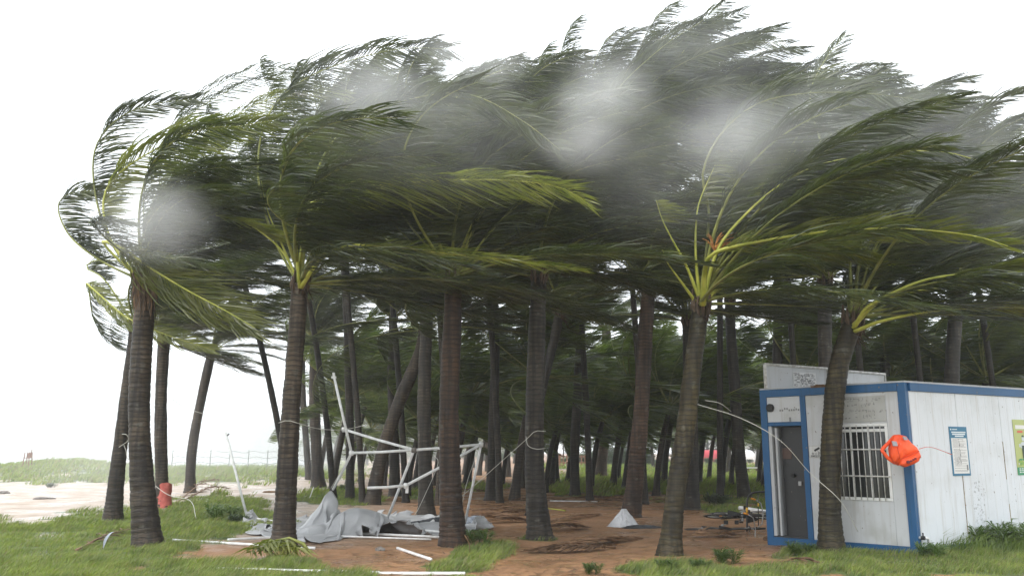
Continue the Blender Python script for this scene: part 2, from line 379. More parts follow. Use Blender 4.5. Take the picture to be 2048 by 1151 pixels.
# ------------------------------------------------------------------ palms
def frond_curve(az, el, L, wind, flex, rng, n=22, kg=.05):
    d = Vector((math.cos(az)*math.cos(el), math.sin(az)*math.cos(el), math.sin(el)))
    p = Vector((0, 0, 0)); P = [p.copy()]; ds = L/(n-1)
    w = wind.normalized()
    for i in range(n-1):
        s = i/(n-1)
        k = .06 + flex*s**1.15
        d = d + ds*(k*(w - d*w.dot(d)*.6) + kg*(.4+s)*Vector((0, 0, -1)))
        d.normalize(); p = p + d*ds; P.append(p.copy())
    return P
def frond_parts(P, wind, rng, pairs=92, leaf=.95, lw=.027, bare=.15, r0=.042, seg=4, nrm=None, droop=0.0, stream=.62, ribn=6):
    """returns (leaflet MB, midrib MB) for a rachis curve P"""
    P = [Vector(p) for p in P]; n = len(P); w0 = wind.normalized()
    T = [(P[min(i+1, n-1)]-P[max(i-1, 0)]).normalized() for i in range(n)]
    b = T[0].cross(nrm if nrm is not None else Vector((0, 0, 1)))
    if b.length < .05: b = T[0].cross(w0)
    if b.length < .05: b = Vector((0, 1, 0))
    b.normalize(); B = []
    for t in T:
        b = b - t*b.dot(t); b.normalize(); B.append(b.copy())
    lm = MB(); rm = MB()
    rm.tube(P, [r0*(1-.93*(i/(n-1))**.7)+.0022 for i in range(n)], ribn, flat=.7)
    prof = {5: [.45, 1, .95, .66, 0], 4: [.5, 1, .8, 0], 3: [.6, 1, 0]}[seg+1]
    v, f = lm.v, lm.f; ph = rng.uniform(0, 99)
    for k in range(pairs):
        s = bare + (1-bare)*((k+rng.random()*.6)/pairs)
        x = s*(n-1); i = min(int(x), n-2); u = x-i
        p = P[i].lerp(P[i+1], u); t = T[i].lerp(T[i+1], u).normalized(); bb = B[i].lerp(B[i+1], u).normalized(); nn = bb.cross(t)
        q = (s-bare)/(1-bare)
        t1 = noise.noise(Vector((q*5+ph, 0, 0))); t2 = noise.noise(Vector((q*7+ph, 7, 0))); t3 = noise.noise(Vector((q*22+ph, 3, 0)))
        ll = leaf*(1+.25*t3)*min(1, .35+2.6*q)**.7*(1-.62*max(0, (q-.35)/.65)**1.6)
        for sd_ in (-1, 1):
            if rng.random() < .03: continue
            L = ll*rng.uniform(.82, 1.1); st_ = L/seg
            kf = max(0, min(1, .7-t.dot(w0)))
            d = (t*(.55+.3*q)*(1-.6*kf) + bb*(sd_*(.60+.35*t3)*(1-.6*kf)) + w0*(.15+.5*abs(t1)+.9*kf) + nn*rng.uniform(-.12, .22) + Vector((rng.gauss(0,.05), rng.gauss(0,.05), rng.gauss(0,.05)))).normalized()
            w = (w0 + Vector((0, rng.gauss(0,.15)+.4*t1, rng.gauss(0,.13)-droop+.45*t2))).normalized()
            vref = (nn + Vector((rng.gauss(0,.45), rng.gauss(0,.45), rng.gauss(0,.45)))).normalized()
            base = len(v); c = p.copy()
            for j in range(seg+1):
                wd = d.cross(vref)
                if wd.length < .1: wd = d.cross(Vector((0, 0, 1)))
                wd.normalize(); h = lw*.5*prof[j]
                if j < seg:
                    v.append(tuple(c+wd*h)); v.append(tuple(c-wd*h))
                else: v.append(tuple(c))
                c = c + d*st_
                d = (d + w*(stream*(1+.55*j)) + Vector((0, 0, -.04))).normalized()
            for j in range(seg-1):
                a = base+2*j; f.append((a, a+1, a+3, a+2)); lm.m.append(0)
            a = base+2*(seg-1); f.append((a, a+1, a+2)); lm.m.append(0)
    return lm, rm

LIB = {}
LW = {-1: Vector((1, .05, -.20)), 0: Vector((1, .05, -.03)), 1: Vector((1, .05, .16))}
lr = random.Random(11)
for wz in (-1, 0, 1):
    for ai in range(12):
        for ei in range(3):
            az = 2*math.pi*ai/12 + lr.uniform(-.12, .12); el = (R(60), R(38), R(8))[ei] + lr.uniform(-.12, .12)
            L = lr.uniform(4.3, 5.2); L *= (.92, 1, .95)[ei]
            P = frond_curve(az, el, L, LW[wz], lr.uniform(.5, .95)*(1.3, 1, 1)[ei], lr, kg=(.06, .06, .09)[ei])
            a, b_ = frond_parts(P, LW[wz], lr, pairs=150, leaf=lr.uniform(1.05, 1.35), lw=.021, droop=(.02, .05, .12)[ei])
            LIB[(wz, ai, ei)] = (a.mesh('frond', M['leaf']), b_.mesh('midrib', M['rib'], True))
LOW = {}
for ai in range(8):
    for ei in range(3):
        az = 2*math.pi*ai/8 + lr.uniform(-.2, .2); el = (R(58), R(32), R(-2))[ei]
        P = frond_curve(az, el, lr.uniform(3.8, 4.8), LW[0], lr.uniform(.35, .8), lr, n=12, kg=(.05,.09,.16)[ei])
        a, b_ = frond_parts(P, LW[0], lr, pairs=78, leaf=1.15, lw=.036, seg=3, droop=.1, ribn=4)
        base = len(a.v); a.v += b_.v; a.f += [tuple(i+base for i in q) for q in b_.f]; a.m += [1]*len(b_.f)
        LOW[(ai, ei)] = a.mesh('frond', [M['leaf_far'], M['rib']])

def trunk_mb(path, r0, r1, rng, sides=16, step=.028, ring=.085):
    L = sum((path[i+1]-path[i]).length for i in range(len(path)-1))
    n = max(8, int(L/step)); P = spline(path, n); rs_ = []
    ph = rng.random()*9; z = 0; rr = []
    bound = []; z = 0
    while z < L: bound.append(z); z += ring*rng.uniform(.7, 1.3)
    bi = 0
    for i in range(n):
        s = L*i/(n-1)
        while bi < len(bound)-1 and bound[bi+1] < s: bi += 1
        nb = bound[bi+1] if bi < len(bound)-1 else L+.01
        u = (s-bound[bi])/max(.01, nb-bound[bi])
        r = r0 + (r1-r0)*(s/L)**.8
        r *= 1 + .52*math.exp(-s/.30) + .03*math.sin(s*2.1+ph)
        r *= 1.0 + .045*(1-u) - .03*(u > .82)           # leaf scars: each ring a little step
        rs_.append(r)
    mb = MB(); i0 = 0
    mb.tube(P, rs_, sides)
    vv = mb.v
    for j in range(n):
        c = P[j]
        for a in range(sides):
            q = Vector(vv[j*sides+a]); dd = q-c
            k = 1 + .06*noise.noise(q*3.1+Vector((ph, 0, 0))) + .018*noise.noise(Vector((q.x*8, q.y*8, q.z*22)))
            vv[j*sides+a] = tuple(c+dd*k)
    return mb, P
palm_count = [0]
def crown_bits(root, top, rtop, rng):
    """leaf sheaths, fibre and the sawn-off stubs at the head of the trunk"""
    mb = MB()
    for k in range(9):
        a = 2*math.pi*k/9 + rng.uniform(-.2, .2); r = rtop*1.02
        p0 = top + Vector((math.cos(a)*r*.6, math.sin(a)*r*.6, -.28)); p1 = top + Vector((math.cos(a)*r*1.0, math.sin(a)*r*1.0, -.02))
        p2 = top + Vector((math.cos(a)*r*1.1+.03, math.sin(a)*r*1.1, rng.uniform(.12, .32)))
        mb.tube([p0, p1, p2], [.05, .075, .025], 6, flat=.5)
    for k in range(30):
        a = rng.uniform(0, 2*math.pi); r = rtop*rng.uniform(.8, 1.15); z = rng.uniform(-.3, .12)
        p = top + Vector((math.cos(a)*r, math.sin(a)*r, z)); d = Vector((rng.uniform(.1, .5), rng.uniform(-.2, .2), -rng.uniform(.1, .4)))
        q = p + d*rng.uniform(.4, 1); wv = Vector((0, 0, 1)).cross(d).normalized()*rng.uniform(.008, .03)
        mb.quad(p-wv, p+wv, q+wv*.3, q-wv*.3)
    return mb.build('fibre_sheath', M['fibre'], root)
def add_frond(root, top, lib, rz, sc_, rng, young=False):
    fm, rmh = lib
    o = obj('frond', fm, root); o.location = top + Vector((rng.uniform(-.06,.06), rng.uniform(-.06,.06), rng.uniform(-.05,.15)))
    o.rotation_euler = (rng.uniform(-.08,.08), rng.uniform(-.08,.08), rz); o.scale = (sc_,)*3
    r = obj('midrib', rmh, o); return o
def palm(path, wb, wt, label, bark='trunk_grey', nf=30, wz=0, heroes=(), group='coconut palms bending in the storm', seed=None, scale=1.0, up=.4, tw=0.0, yd=0.0):
    """path: image points of the trunk axis from the foot up; wb, wt: widths in photo pixels"""
    g = G(*path[0]); Y = g.y; rng = random.Random(seed if seed is not None else int(path[0][0]*7+path[0][1]))
    zg = gz_at(g.x, g.y)
    root = empty('palm_tree', (g.x, g.y, zg), label, 'palm tree', group)
    k = Y/F
    pts = []
    for i, (a, b_) in enumerate(path):
        q = W(a, b_, Y + yd*i/(len(path)-1)); pts.append(q - Vector((g.x, g.y, zg)))
    pts[0].z = -.08
    mb, P = trunk_mb(pts, wb*k*.5/1.12, wt*k*.5, rng)
    mb.build('trunk', M[bark], root, True)
    top = P[-1]
    crown_bits(root, top, wt*k*.5, rng)
    for h in heroes:
        hp, opts = h[0], (h[1] if len(h) > 1 else {})
        pts3 = []; dz = opts.get('d', (0, -.6))
        for i, (a, b_) in enumerate(hp):
            u = i/(len(hp)-1); q = W(a, b_, Y + yd + dz[0]+(dz[1]-dz[0])*u) - Vector((g.x, g.y, zg)); pts3.append(q)
        hp3 = spline(pts3, 30)
        o3 = hp3[0]; w = Vector(opts.get('w', (1, .05, -.2)))
        lm, rm = frond_parts([q-o3 for q in hp3], w, rng, pairs=int(1.3*opts.get('n', 110)), leaf=opts.get('leaf', 1.0), lw=.024, bare=opts.get('bare', .16), r0=opts.get('r', .045),
                             nrm=Vector(opts['nrm']) if 'nrm' in opts else None, stream=opts.get('stream', .32))
        o = lm.build('frond', M[opts.get('m', 'leaf_young')], root); o.location = o3
        rm.build('midrib', M[opts.get('rm', 'rib_bright')], o, True)
    for i in range(nf):
        ai = int((i*5 + rng.randrange(2)) % 12); e = rng.random(); ei = 0 if e < up else (1 if e < .8 else 2)
        if path[0][0] < 400 and 3 < ai < 9: ai = rng.choice((1, 2, 3, 9, 10, 11))
        if len(heroes) > 5 and ai in (7, 8, 9, 10, 11) and rng.random() < .75: ai = rng.choice((0, 1, 2, 3, 4, 5))
        if len(heroes) > 5 and 3 <= ai <= 8: ai = rng.choice((0, 1, 2, 9, 10, 11, 2, 1))
        z = wz if rng.random() < .65 else rng.choice((-1, 0, 1))
        add_frond(root, top, LIB[(z, ai, ei)], rng.uniform(-.22, .22)+tw, scale*rng.uniform(.82, 1.12), rng)
    palm_count[0] += 1
    return root, top
B_ = {'m': 'leaf_young', 'rm': 'rib_bright'}
def hb(**k): q = dict(B_); q.update(k); return q
def hd(**k): q = {'m': 'leaf', 'rm': 'rib'}; q.update(k); return q

palm([(297,1095),(284,960),(278,820),(283,700),(290,600),(284,548)], 52, 36, 'thick grey palm trunk nearest on the left, brown leaf rags hanging at its head', nf=26, wz=-1, scale=.8,
  heroes=[([(286,560),(238,520),(205,482),(250,500),(300,535),(370,578),(440,615),(510,655)], hb(d=(0,-1.4), w=(1,.05,-.22), leaf=1.25, bare=.3, nrm=(0,-1,.3))),
          ([(278,560),(222,480),(207,400),(240,345),(330,290),(430,262),(550,240)], hb(d=(0,-.6), leaf=1.05, w=(1,0,-.14), nrm=(0,-1,.2), bare=.25)),
          ([(275,560),(215,470),(188,370),(193,290),(240,235),(310,208),(392,198)], hd(d=(0,.5), leaf=.95, w=(1,0,-.02), nrm=(0,-1,.2), bare=.28)),
          ([(270,555),(200,520),(140,472),(116,415),(140,387),(205,381)], hd(d=(0,.2), leaf=.8, w=(1,0,-.22), nrm=(0,-1,.2), bare=.3, n=80))])
palm([(225,1045),(236,930),(252,800),(266,700),(270,650)], 34, 22, 'slim grey palm leaning right with a pale cord tied round its trunk', nf=16, wz=-1, scale=.75,
  heroes=[([(268,650),(205,600),(168,562),(200,590),(255,635),(330,668),(430,700)], hb(d=(0,-.8), leaf=.8, w=(1,0,-.1), nrm=(0,-1,.3), bare=.3)),
          ([(268,655),(205,600),(180,565),(188,640),(230,690),(275,705)], hd(d=(0,.3), leaf=.75, w=(1,0,-.12), nrm=(0,-1,.2), bare=.3, n=80)),
          ([(268,650),(210,560),(172,535),(200,520),(280,530),(380,560)], hd(d=(0,.4), leaf=.8, w=(1,0,-.1), nrm=(0,-1,.2), bare=.3))])
palm([(326,1015),(322,900),(322,790),(328,680)], 27, 22, 'straight grey palm with a red cloth wrapped round its foot', nf=34, wz=0, scale=.95,
  heroes=[([(328,680),(318,480),(322,330),(352,235),(440,168),(530,138),(625,130)], hd(d=(0,.5), leaf=1.0, w=(1,0,-.08), nrm=(0,-1,.2), bare=.3)),
          ([(328,675),(298,520),(288,390),(322,290),(400,215),(500,165),(590,150)], hd(d=(0,.2), leaf=1.1, w=(1,0,-.12), nrm=(0,-1,.2), bare=.25)),
          ([(328,675),(305,540),(300,430),(340,340),(430,280),(530,250)], hd(d=(0,-.5), leaf=1.1, w=(1,0,-.15), nrm=(0,-1,.2), bare=.2)),
          ([(328,670),(335,420),(400,290),(500,215),(600,185),(700,190)], hb(d=(0,-1.2), leaf=1.0, w=(1,0,-.2), nrm=(0,-1,.2), bare=.3))])
palm([(380,985),(384,900),(402,800),(424,700)], 21, 17, 'small curved grey palm with dry fronds heaped at its foot', nf=20, wz=-1, scale=.85)
palm([(566,1095),(574,950),(583,800),(593,670),(600,568)], 48, 32, 'tall brown palm standing in front of the collapsed grey tarpaulin, bright green frond stalks', 'trunk_grey', nf=26, wz=-1,
  heroes=[([(600,575),(592,480),(604,420),(650,396),(720,376),(850,362),(1000,360),(1110,372),(1170,400)], hb(d=(-.25,-3.2), leaf=1.15, w=(1,.05,-.38), bare=.28, nrm=(0,-.6,.8), r=.05)),
          ([(602,575),(640,520),(700,491),(800,494),(900,507),(1020,520),(1160,538)], hb(d=(-.25,-2.6), leaf=.75, w=(1,0,-.18), bare=.3, r=.05)),
          ([(598,570),(545,470),(516,350),(532,240),(592,170),(680,128),(800,98),(900,98)], hd(d=(0,-.4), leaf=1.1, w=(1,0,-.28), nrm=(0,-1,.2), bare=.3, rm='rib')),
          ([(602,570),(620,400),(660,290),(740,228),(850,192),(950,192),(1050,245),(1120,300)], hd(d=(-.2,-2.6), leaf=1.1, w=(1,0,-.35), nrm=(0,-1,.4), bare=.3)),
          ([(600,572),(560,480),(535,420),(522,360)], hb(d=(0,-.3), leaf=.5, bare=.85, n=12, r=.05)),
          ([(600,572),(570,510),(530,470),(480,440),(430,430)], hb(d=(0,-.5), leaf=.8, bare=.5, n=50, r=.045, w=(1,0,-.3))),
          ([(600,572),(605,480),(640,400),(700,350),(800,325),(900,320)], hb(d=(0,-.6), leaf=.8, bare=.4, n=70, w=(1,0,-.4)))])
palm([(908,1090),(900,950),(898,820),(903,690),(907,560)], 50, 34, 'thick red-brown palm beside the right end of the fallen tent frame', 'trunk_red', nf=32, wz=0, up=.5)
palm([(853,1030),(850,930),(848,800),(853,650),(855,560)], 31, 24, 'dark palm directly left of the thick red-brown one, behind the tent pipes', 'trunk_dark', nf=30, wz=0, up=.5)
palm([(743,1008),(765,905),(800,800),(838,710),(850,660)], 30, 24, 'palm leaning steeply right behind the tent pipes', 'trunk_grey', nf=24, wz=-1)
palm([(1080,1077),(1070,950),(1070,800),(1074,660),(1078,550)], 46, 32, 'dark palm with a guy rope tied round it, middle of the grove', 'trunk_dark', nf=32, wz=0, up=.5)
palm([(1062,1030),(1064,930),(1080,800),(1108,680),(1120,620)], 20, 18, 'thin dark palm half hidden behind the roped one, leaning right', 'trunk_dark', nf=24, wz=1)
palm([(1260,1035),(1272,940),(1283,810),(1290,680),(1297,580)], 38, 28, 'dark brown palm with white sacking at its foot', 'trunk_red', nf=30, wz=1, up=.5,
  heroes=[([(1297,590),(1200,420),(1170,300),(1230,185),(1330,90),(1400,45),(1452,2)], hd(d=(0,-1.0), leaf=1.1, w=(1,0,.12), nrm=(0,-1,.3), bare=.35)),
          ([(1297,590),(1225,420),(1190,300),(1250,180),(1345,95),(1420,50),(1485,25)], hd(d=(0,-.6), leaf=1.1, w=(1,0,.05), nrm=(0,-1,.3), bare=.35)),
          ([(1297,590),(1240,420),(1215,310),(1290,180),(1400,110),(1500,85),(1580,90)], hd(d=(0,-.3), leaf=1.1, w=(1,0,-.05), nrm=(0,-1,.3), bare=.35)),
          ([(1297,585),(1230,450),(1200,330),(1260,235),(1350,190),(1450,170),(1540,172)], hd(d=(0,-1.6), leaf=1.1, w=(1,0,-.1), nrm=(0,-1,.3), bare=.35))])
palm([(1338,1110),(1352,980),(1372,850),(1386,730),(1402,610)], 44, 34, 'mossy brown palm leaning right with yellow-green frond stalks, left of the cabin', 'trunk_moss', nf=24, wz=1,
  heroes=[([(1406,610),(1410,545),(1425,508),(1500,486),(1650,463),(1800,457),(1940,470),(2015,492)], hb(d=(-.25,-2.8), leaf=.85, w=(1,.05,.02), bare=.22, nrm=(0,-.3,1), r=.055)),
          ([(1406,605),(1435,500),(1490,430),(1560,370),(1640,330),(1760,306),(1880,303),(1960,322)], hd(d=(-.25,-2.4), leaf=1.15, w=(1,.05,-.3), bare=.3, nrm=(0,-.5,1), r=.05, rm='rib_bright')),
          ([(1402,600),(1418,430),(1405,350),(1440,270),(1510,210),(1600,188),(1720,186),(1840,200)], hd(d=(0,-1.2), leaf=1.15, w=(1,0,-.25), bare=.32, nrm=(0,-.6,1))),
          ([(1400,600),(1372,530),(1345,480),(1325,440),(1312,400)], hb(d=(0,-.5), leaf=.6, bare=.8, n=14, r=.055)),
          ([(1400,605),(1392,520),(1392,450),(1400,400),(1430,330)], hb(d=(0,-.4), leaf=.7, bare=.7, n=24, r=.055)),
          ([(1402,605),(1415,520),(1440,460),(1470,420),(1530,385),(1600,375)], hb(d=(0,-.7), leaf=.7, bare=.45, n=50, r=.05)),
          ([(1404,612),(1440,570),(1500,528),(1580,508),(1680,505),(1760,525)], hb(d=(0,-.6), leaf=.9, w=(1,0,-.35), bare=.35, r=.05)),
          ([(1398,612),(1360,560),(1335,525),(1325,500)], hb(d=(0,-.5), leaf=.5, bare=.85, n=10, r=.045))])
palm([(1490,998),(1478,900),(1470,780),(1462,670),(1460,600)], 26, 20, 'thin dark palm between the mossy leaning palm and the cabin', 'trunk_dark', nf=24, wz=1)
palm([(1662,1106),(1660,980),(1664,860),(1676,740),(1706,640)], 46, 36, 'dark mossy palm growing right against the cabin front wall', 'trunk_moss', nf=26, wz=1,
  heroes=[([(1708,650),(1760,600),(1850,560),(1950,545),(2048,530),(2160,528)], hb(d=(-.2,-2.2), leaf=.7, w=(1,.05,-.2), bare=.5, r=.055)),
          ([(1708,655),(1740,610),(1810,587),(1920,571),(2048,558),(2180,560)], hb(d=(-.2,-2.5), leaf=.7, w=(1,0,-.1), bare=.5, r=.05)),
          ([(1710,662),(1770,640),(1880,620),(2048,614),(2190,628)], hb(d=(-.2,-2.2), leaf=.7, w=(1,0,-.05), bare=.5, r=.05)),
          ([(1706,645),(1740,520),(1790,420),(1860,320),(1930,250),(2000,200),(2048,180)], hd(d=(0,-1.0), leaf=.95, w=(1,0,.2), bare=.3, rm='rib')),
          ([(1706,645),(1730,420),(1760,300),(1800,220),(1870,170),(1940,160)], hd(d=(0,-.2), leaf=1, w=(1,0,.1), bare=.3)),
          ([(1706,645),(1690,430),(1640,280),(1620,190),(1650,120),(1690,70)], hd(d=(0,.8), leaf=.9, w=(1,0,.3), bare=.3))])
palm([(1200,957),(1208,860),(1214,760),(1212,660)], 27, 17, 'reddish palm leaning right on the far lawn beside the wooden fence', 'trunk_red', nf=24, wz=0, seed=3)
palm([(790,992),(788,880),(784,760),(786,640)], 24, 16, 'grey palm just right of the steeply leaning one', 'trunk_grey', nf=24, wz=-1)
palm([(637,975),(632,880),(628,780),(630,680)], 27, 18, 'grey palm behind the peak of the tarpaulin', 'trunk_grey', nf=26, wz=-1)
palm([(618,963),(612,880),(606,800),(604,720)], 14, 12, 'slim dark palm at the left rim of the back grove', 'trunk_dark', nf=18, wz=-1)
palm([(1382,1020),(1384,900),(1380,780),(1376,640)], 32, 24, 'dark palm hidden close behind the mossy leaning palm', 'trunk_dark', nf=26, wz=1)
palm([(1112,965),(1108,860),(1104,760),(1104,650)], 15, 12, 'slim palm right of the roped palm, by the edge of the lawn', 'trunk_dark', nf=22, wz=1)
palm([(876,1010),(882,900),(886,780),(890,650)], 14, 12, 'slim grey palm between the two thick palms by the tent frame', 'trunk_grey', nf=20, wz=0)
palm([(1655,1040),(1656,900),(1650,700),(1650,560)], 34, 26, 'tall dark palm rising behind the cabin roof', 'trunk_dark', nf=30, wz=1)
palm([(1900,1030),(1900,880),(1905,720),(1915,580)], 34, 26, 'palm standing behind the cabin toward the right edge', 'trunk_dark', nf=30, wz=1)
palm([(2120,1020),(2120,880),(2125,720),(2130,560)], 32, 24, 'palm behind the cabin whose crown fills the right edge', 'trunk_dark', nf=28, wz=1,
  heroes=[([(2130,560),(2060,470),(1960,400),(1890,395),(1950,330),(2048,250)], hd(d=(0,-1), leaf=.9, w=(1,0,.2), bare=.2))])
palm([(700,1000),(700,880),(696,700),(690,520)], 18, 16, 'tall thin palm whose head is lost in the canopy above the tent frame', 'trunk_dark', nf=32, wz=-1, scale=1.1)
palm([(980,1000),(985,880),(990,700),(985,480)], 20, 18, 'tall dark palm behind the roped palm, crown high in the canopy', 'trunk_dark', nf=34, wz=0, scale=1.15, up=.6)
palm([(1150,990),(1150,880),(1160,700),(1170,470)], 20, 18, 'tall dark palm left of the sacking palm, crown high in the canopy', 'trunk_dark', nf=34, wz=0, scale=1.15, up=.6)
palm([(1560,1000),(1560,880),(1555,700),(1560,500)], 22, 18, 'tall palm just behind the cabin door corner', 'trunk_dark', nf=32, wz=1, scale=1.1)
palm([(1770,1000),(1770,880),(1770,700),(1780,480)], 22, 18, 'tall palm behind the cabin, above its near corner', 'trunk_dark', nf=32, wz=1, scale=1.1)


tall = [(578,1004,480,330,'tall thin palm hidden behind the tall brown palm, crown high at left'),(668,1000,590,290,'tall palm with its crown high above the tarpaulin peak'),(726,1008,670,245,'tall palm left of the steeply leaning one, crown at the canopy top'),
      (812,1004,760,225,'tall palm with its crown at the canopy top, left of the middle'),(898,1012,860,215,'tall palm hidden behind the thick red-brown palm, crown at the canopy top'),(1000,1006,960,215,'tall palm seen right of the tent frame, crown at the canopy top'),
      (1084,1010,1050,215,'tall palm behind the roped palm, crown at the canopy top'),(1180,1002,1140,200,'tall palm over the pale stick on the ground, crown at the canopy top'),(1290,1008,1240,190,'tall palm behind the sacking palm, crown at the canopy top'),
      (1392,1004,1340,180,'tall palm behind the mossy leaning palm, crown high'),(1440,1000,1440,195,'tall palm right of the mossy leaning palm, crown at the canopy top'),(1600,1010,1560,215,'tall palm behind the cabin doorway, crown high'),
      (1740,1010,1680,235,'tall palm behind the barred window, crown high'),(1860,1012,1800,290,'tall palm behind the cabin side, crown high at right'),(2010,1012,1940,340,'tall palm behind the cabin near the right edge, crown high')]
for (bx0, py0, bx1, by1, lbl) in tall:
    by1 += 150 + max(0, (620-bx1)*.4) - max(0, 60-abs(bx1-1290)*.3); hs = (py0-by1)
    palm([(bx0,py0),(bx0+(bx1-bx0)*.2,py0-hs*.3),(bx0+(bx1-bx0)*.55,py0-hs*.65),(bx1,by1)], 14, 11, lbl, 'trunk_dark', nf=40, wz=(-1 if bx0 < 1250 else 0), scale=1.12, up=.42)
# palms further back
spots = [(660,947),(702,942),(735,930),(716,962),(755,948),(775,935),(820,958),(838,940),(862,948),(905,938),(925,948),(945,935),(958,950),(975,942),(998,936),(1020,953),(1042,975),(1048,945),
 (1078,938),(1150,940),(1180,930),(1236,932),(1262,938),(1305,935),(1320,948),(1345,930),(1400,935),(1440,932),(1452,948),(1482,934),(1512,940),(1525,932),(1550,945),(1600,950),(1660,940),(1720,950),(1790,940),
 (1850,955),(1930,945),(2000,950),(2080,945),(690,924),(760,923),(800,925),(850,922),(880,926),(930,922),(985,924),(1030,926),(1060,922),(1110,926),(1130,922),(1210,921),(1280,924),(1330,922),(1380,924),(1420,922),(1470,923),(1500,922),(1560,925),(1640,924),(1740,923),(1840,925),(1960,924),(2060,925),
 (810,992),(1030,1000),(1180,985),(1310,990),(1440,982),(660,985),(1090,985),(905,990),(1250,985),(1570,1000),(1650,998),(1760,998),(1850,1000),(1950,1005),(2060,1000),(1100,972),(1135,966),(1225,975),(1270,968),(1345,978),(1400,970),(1460,975),(1530,980),(1620,975),(1700,970),(1780,978),(1880,972),(1960,978),(2050,972),(700,968),(770,972),(850,966),(940,968),(640,962),(900,960),(1000,968),(1050,962),(870,970),(930,975),(1000,972),(825,978),(1100,948),(1240,962),(1330,968),(1420,962),(1520,970),(1700,985),(1830,990),(1990,985)]
zones = [(0,760,'thin dark palm deep in the grove left of the leaning palm','palms deep in the grove, left'),
         (760,1060,'thin dark palm deep in the grove seen through the tent frame','palms deep in the grove, behind the tent frame'),
         (1060,1320,'palm in the misty background around the wooden fence','palms behind the wooden fence'),
         (1320,1545,'background palm in front of or beside the red and white shelter','palms near the red and white shelter'),
         (1545,3000,'background palm behind the white cabin','palms behind the cabin')]
frng = random.Random(77)
protos = []
for k in range(6):
    H = (3.3, 5.9, 4.4, 6.4, 3.8, 5.2)[k]; lean = frng.uniform(-.5, .9)
    pts = [Vector((0, 0, -.1)), Vector((lean*.25, frng.uniform(-.1,.1), H*.35)), Vector((lean*.6, 0, H*.7)), Vector((lean*.9+.1, 0, H))]
    mb, P = trunk_mb(pts, .15, .11, frng, sides=9, step=.08, ring=.17)
    protos.append((mb.mesh('trunk', M[('trunk_dark', 'trunk_grey', 'trunk_dark')[k % 3]], True), P[-1]))
for i, (px, py) in enumerate(spots):
    g = G(px+frng.uniform(-4, 4), py); tm, top = protos[(0 if i % 2 else 4) if py >= 960 else i % 6]
    for z0, z1, lb, gp in zones:
        if z0 <= px < z1: break
    root = empty('palm_tree', (g.x, g.y, gz_at(g.x, g.y)), lb, 'palm tree', gp, rz=0)
    s_ = frng.uniform(.8, 1.2)*(1.25 if g.y > 70 else 1); root.scale = (s_,)*3
    obj('trunk', tm, root)
    for q in range(24):
        o = obj('frond', LOW[((q*3+frng.randrange(2)) % 8, frng.choice((0, 0, 1, 1, 2)))], root); o.location = top
        o.rotation_euler = (frng.uniform(-.1,.1), frng.uniform(-.1,.1), frng.uniform(-.3,.3)); o.scale = (frng.uniform(.8, 1.15),)*3
# ------------------------------------------------------------------ grass, undergrowth, litter
def blades(name, N, region, hmin, hmax, wd, mats, seed, bend=.9, thr=.45, clump=.0, label=None):
    r = np.random.RandomState(seed); pts = []
    while len(pts) < N:
        px = r.uniform(region[0], region[1], 4000); py = r.uniform(region[2], region[3], 4000)
        for a, b in zip(px, py):
            g = G(a, b); mval = gm_at(g.x, g.y)
            pn = pnoise(g.x, g.y, 1.4, 21)
            if mval + pn*.35 > thr + r.uniform(0, .35): pts.append((g.x, g.y, mval, pn))
            if len(pts) >= N: break
    A = np.array(pts); n = len(A)
    z = np.array([gz_at(a, b) for a, b in A[:, :2]])
    h = r.uniform(hmin, hmax, n)*(.55+.55*np.clip(A[:, 2], 0, 1))*(1+.9*np.clip(A[:, 3], -.5, .6)); dist = A[:, 1]
    w = wd*np.maximum(1, dist/14)*r.uniform(.7, 1.3, n)
    ang = r.normal(0, .75, n); lean = r.uniform(.35, 1.3, n)*bend
    dx = np.cos(ang)*lean; dy = np.sin(ang)*lean
    sa = r.uniform(0, 2*np.pi, n); sx = np.cos(sa)*w/2; sy = np.sin(sa)*w/2*.5
    V = np.zeros((n, 5, 3)); x, y = A[:, 0], A[:, 1]
    for k, (u, ww) in enumerate(((0, 1), (.5, .8), (1, 0))):
        bx = x + dx*h*u**1.6; by = y + dy*h*u**1.6; bz = z - .01 + h*(u - .28*lean*u*u)
        if k < 2:
            V[:, 2*k] = np.stack([bx-sx*ww, by-sy*ww, bz], 1); V[:, 2*k+1] = np.stack([bx+sx*ww, by+sy*ww, bz], 1)
        else: V[:, 4] = np.stack([bx, by, bz], 1)
    b = np.arange(n)[:, None]*5
    q = b + np.array([[0, 1, 3, 2]]); t = b + np.array([[2, 3, 4]])
    me = np_mesh(name, V.reshape(-1, 3), [q, t], mats)
    mi = np.concatenate([(r.rand(n)*len(mats)).astype(np.int32)]*2); me.polygons.foreach_set('material_index', mi)
    o = obj(name, me); o['kind'] = 'stuff'; o['label'] = label; return o
M['grass1'] = leaf_mat('grass_green', (.06,.10,.02), (.18,.23,.05), trans=.3, rough=.5, rnd=0)
M['grass2'] = leaf_mat('grass_light', (.12,.17,.025), (.27,.32,.06), trans=.3, rough=.5, rnd=0)
M['grass3'] = leaf_mat('grass_straw', (.17,.15,.07), (.26,.22,.11), trans=.25, rough=.6, rnd=0)
GM = [M['grass1'], M['grass1'], M['grass2'], M['grass2'], M['grass3']]
GM2 = [M['grass1'], M['grass2'], M['grass2'], M['grass2'], M['grass3']]
blades('grass', 170000, (-120, 2170, 1062, 1230), .05, .135, .0075, GM, 1, label='wet green grass combed flat by the wind in the foreground')
blades('grass', 90000, (-100, 2150, 985, 1065), .06, .16, .010, GM, 2, label='patches of grass and weeds around the palm feet')
blades('grass', 110000, (-100, 2150, 921, 990), .14, .36, .016, GM2, 3, thr=.3, label='pale green grass on the lawn and the low dune')

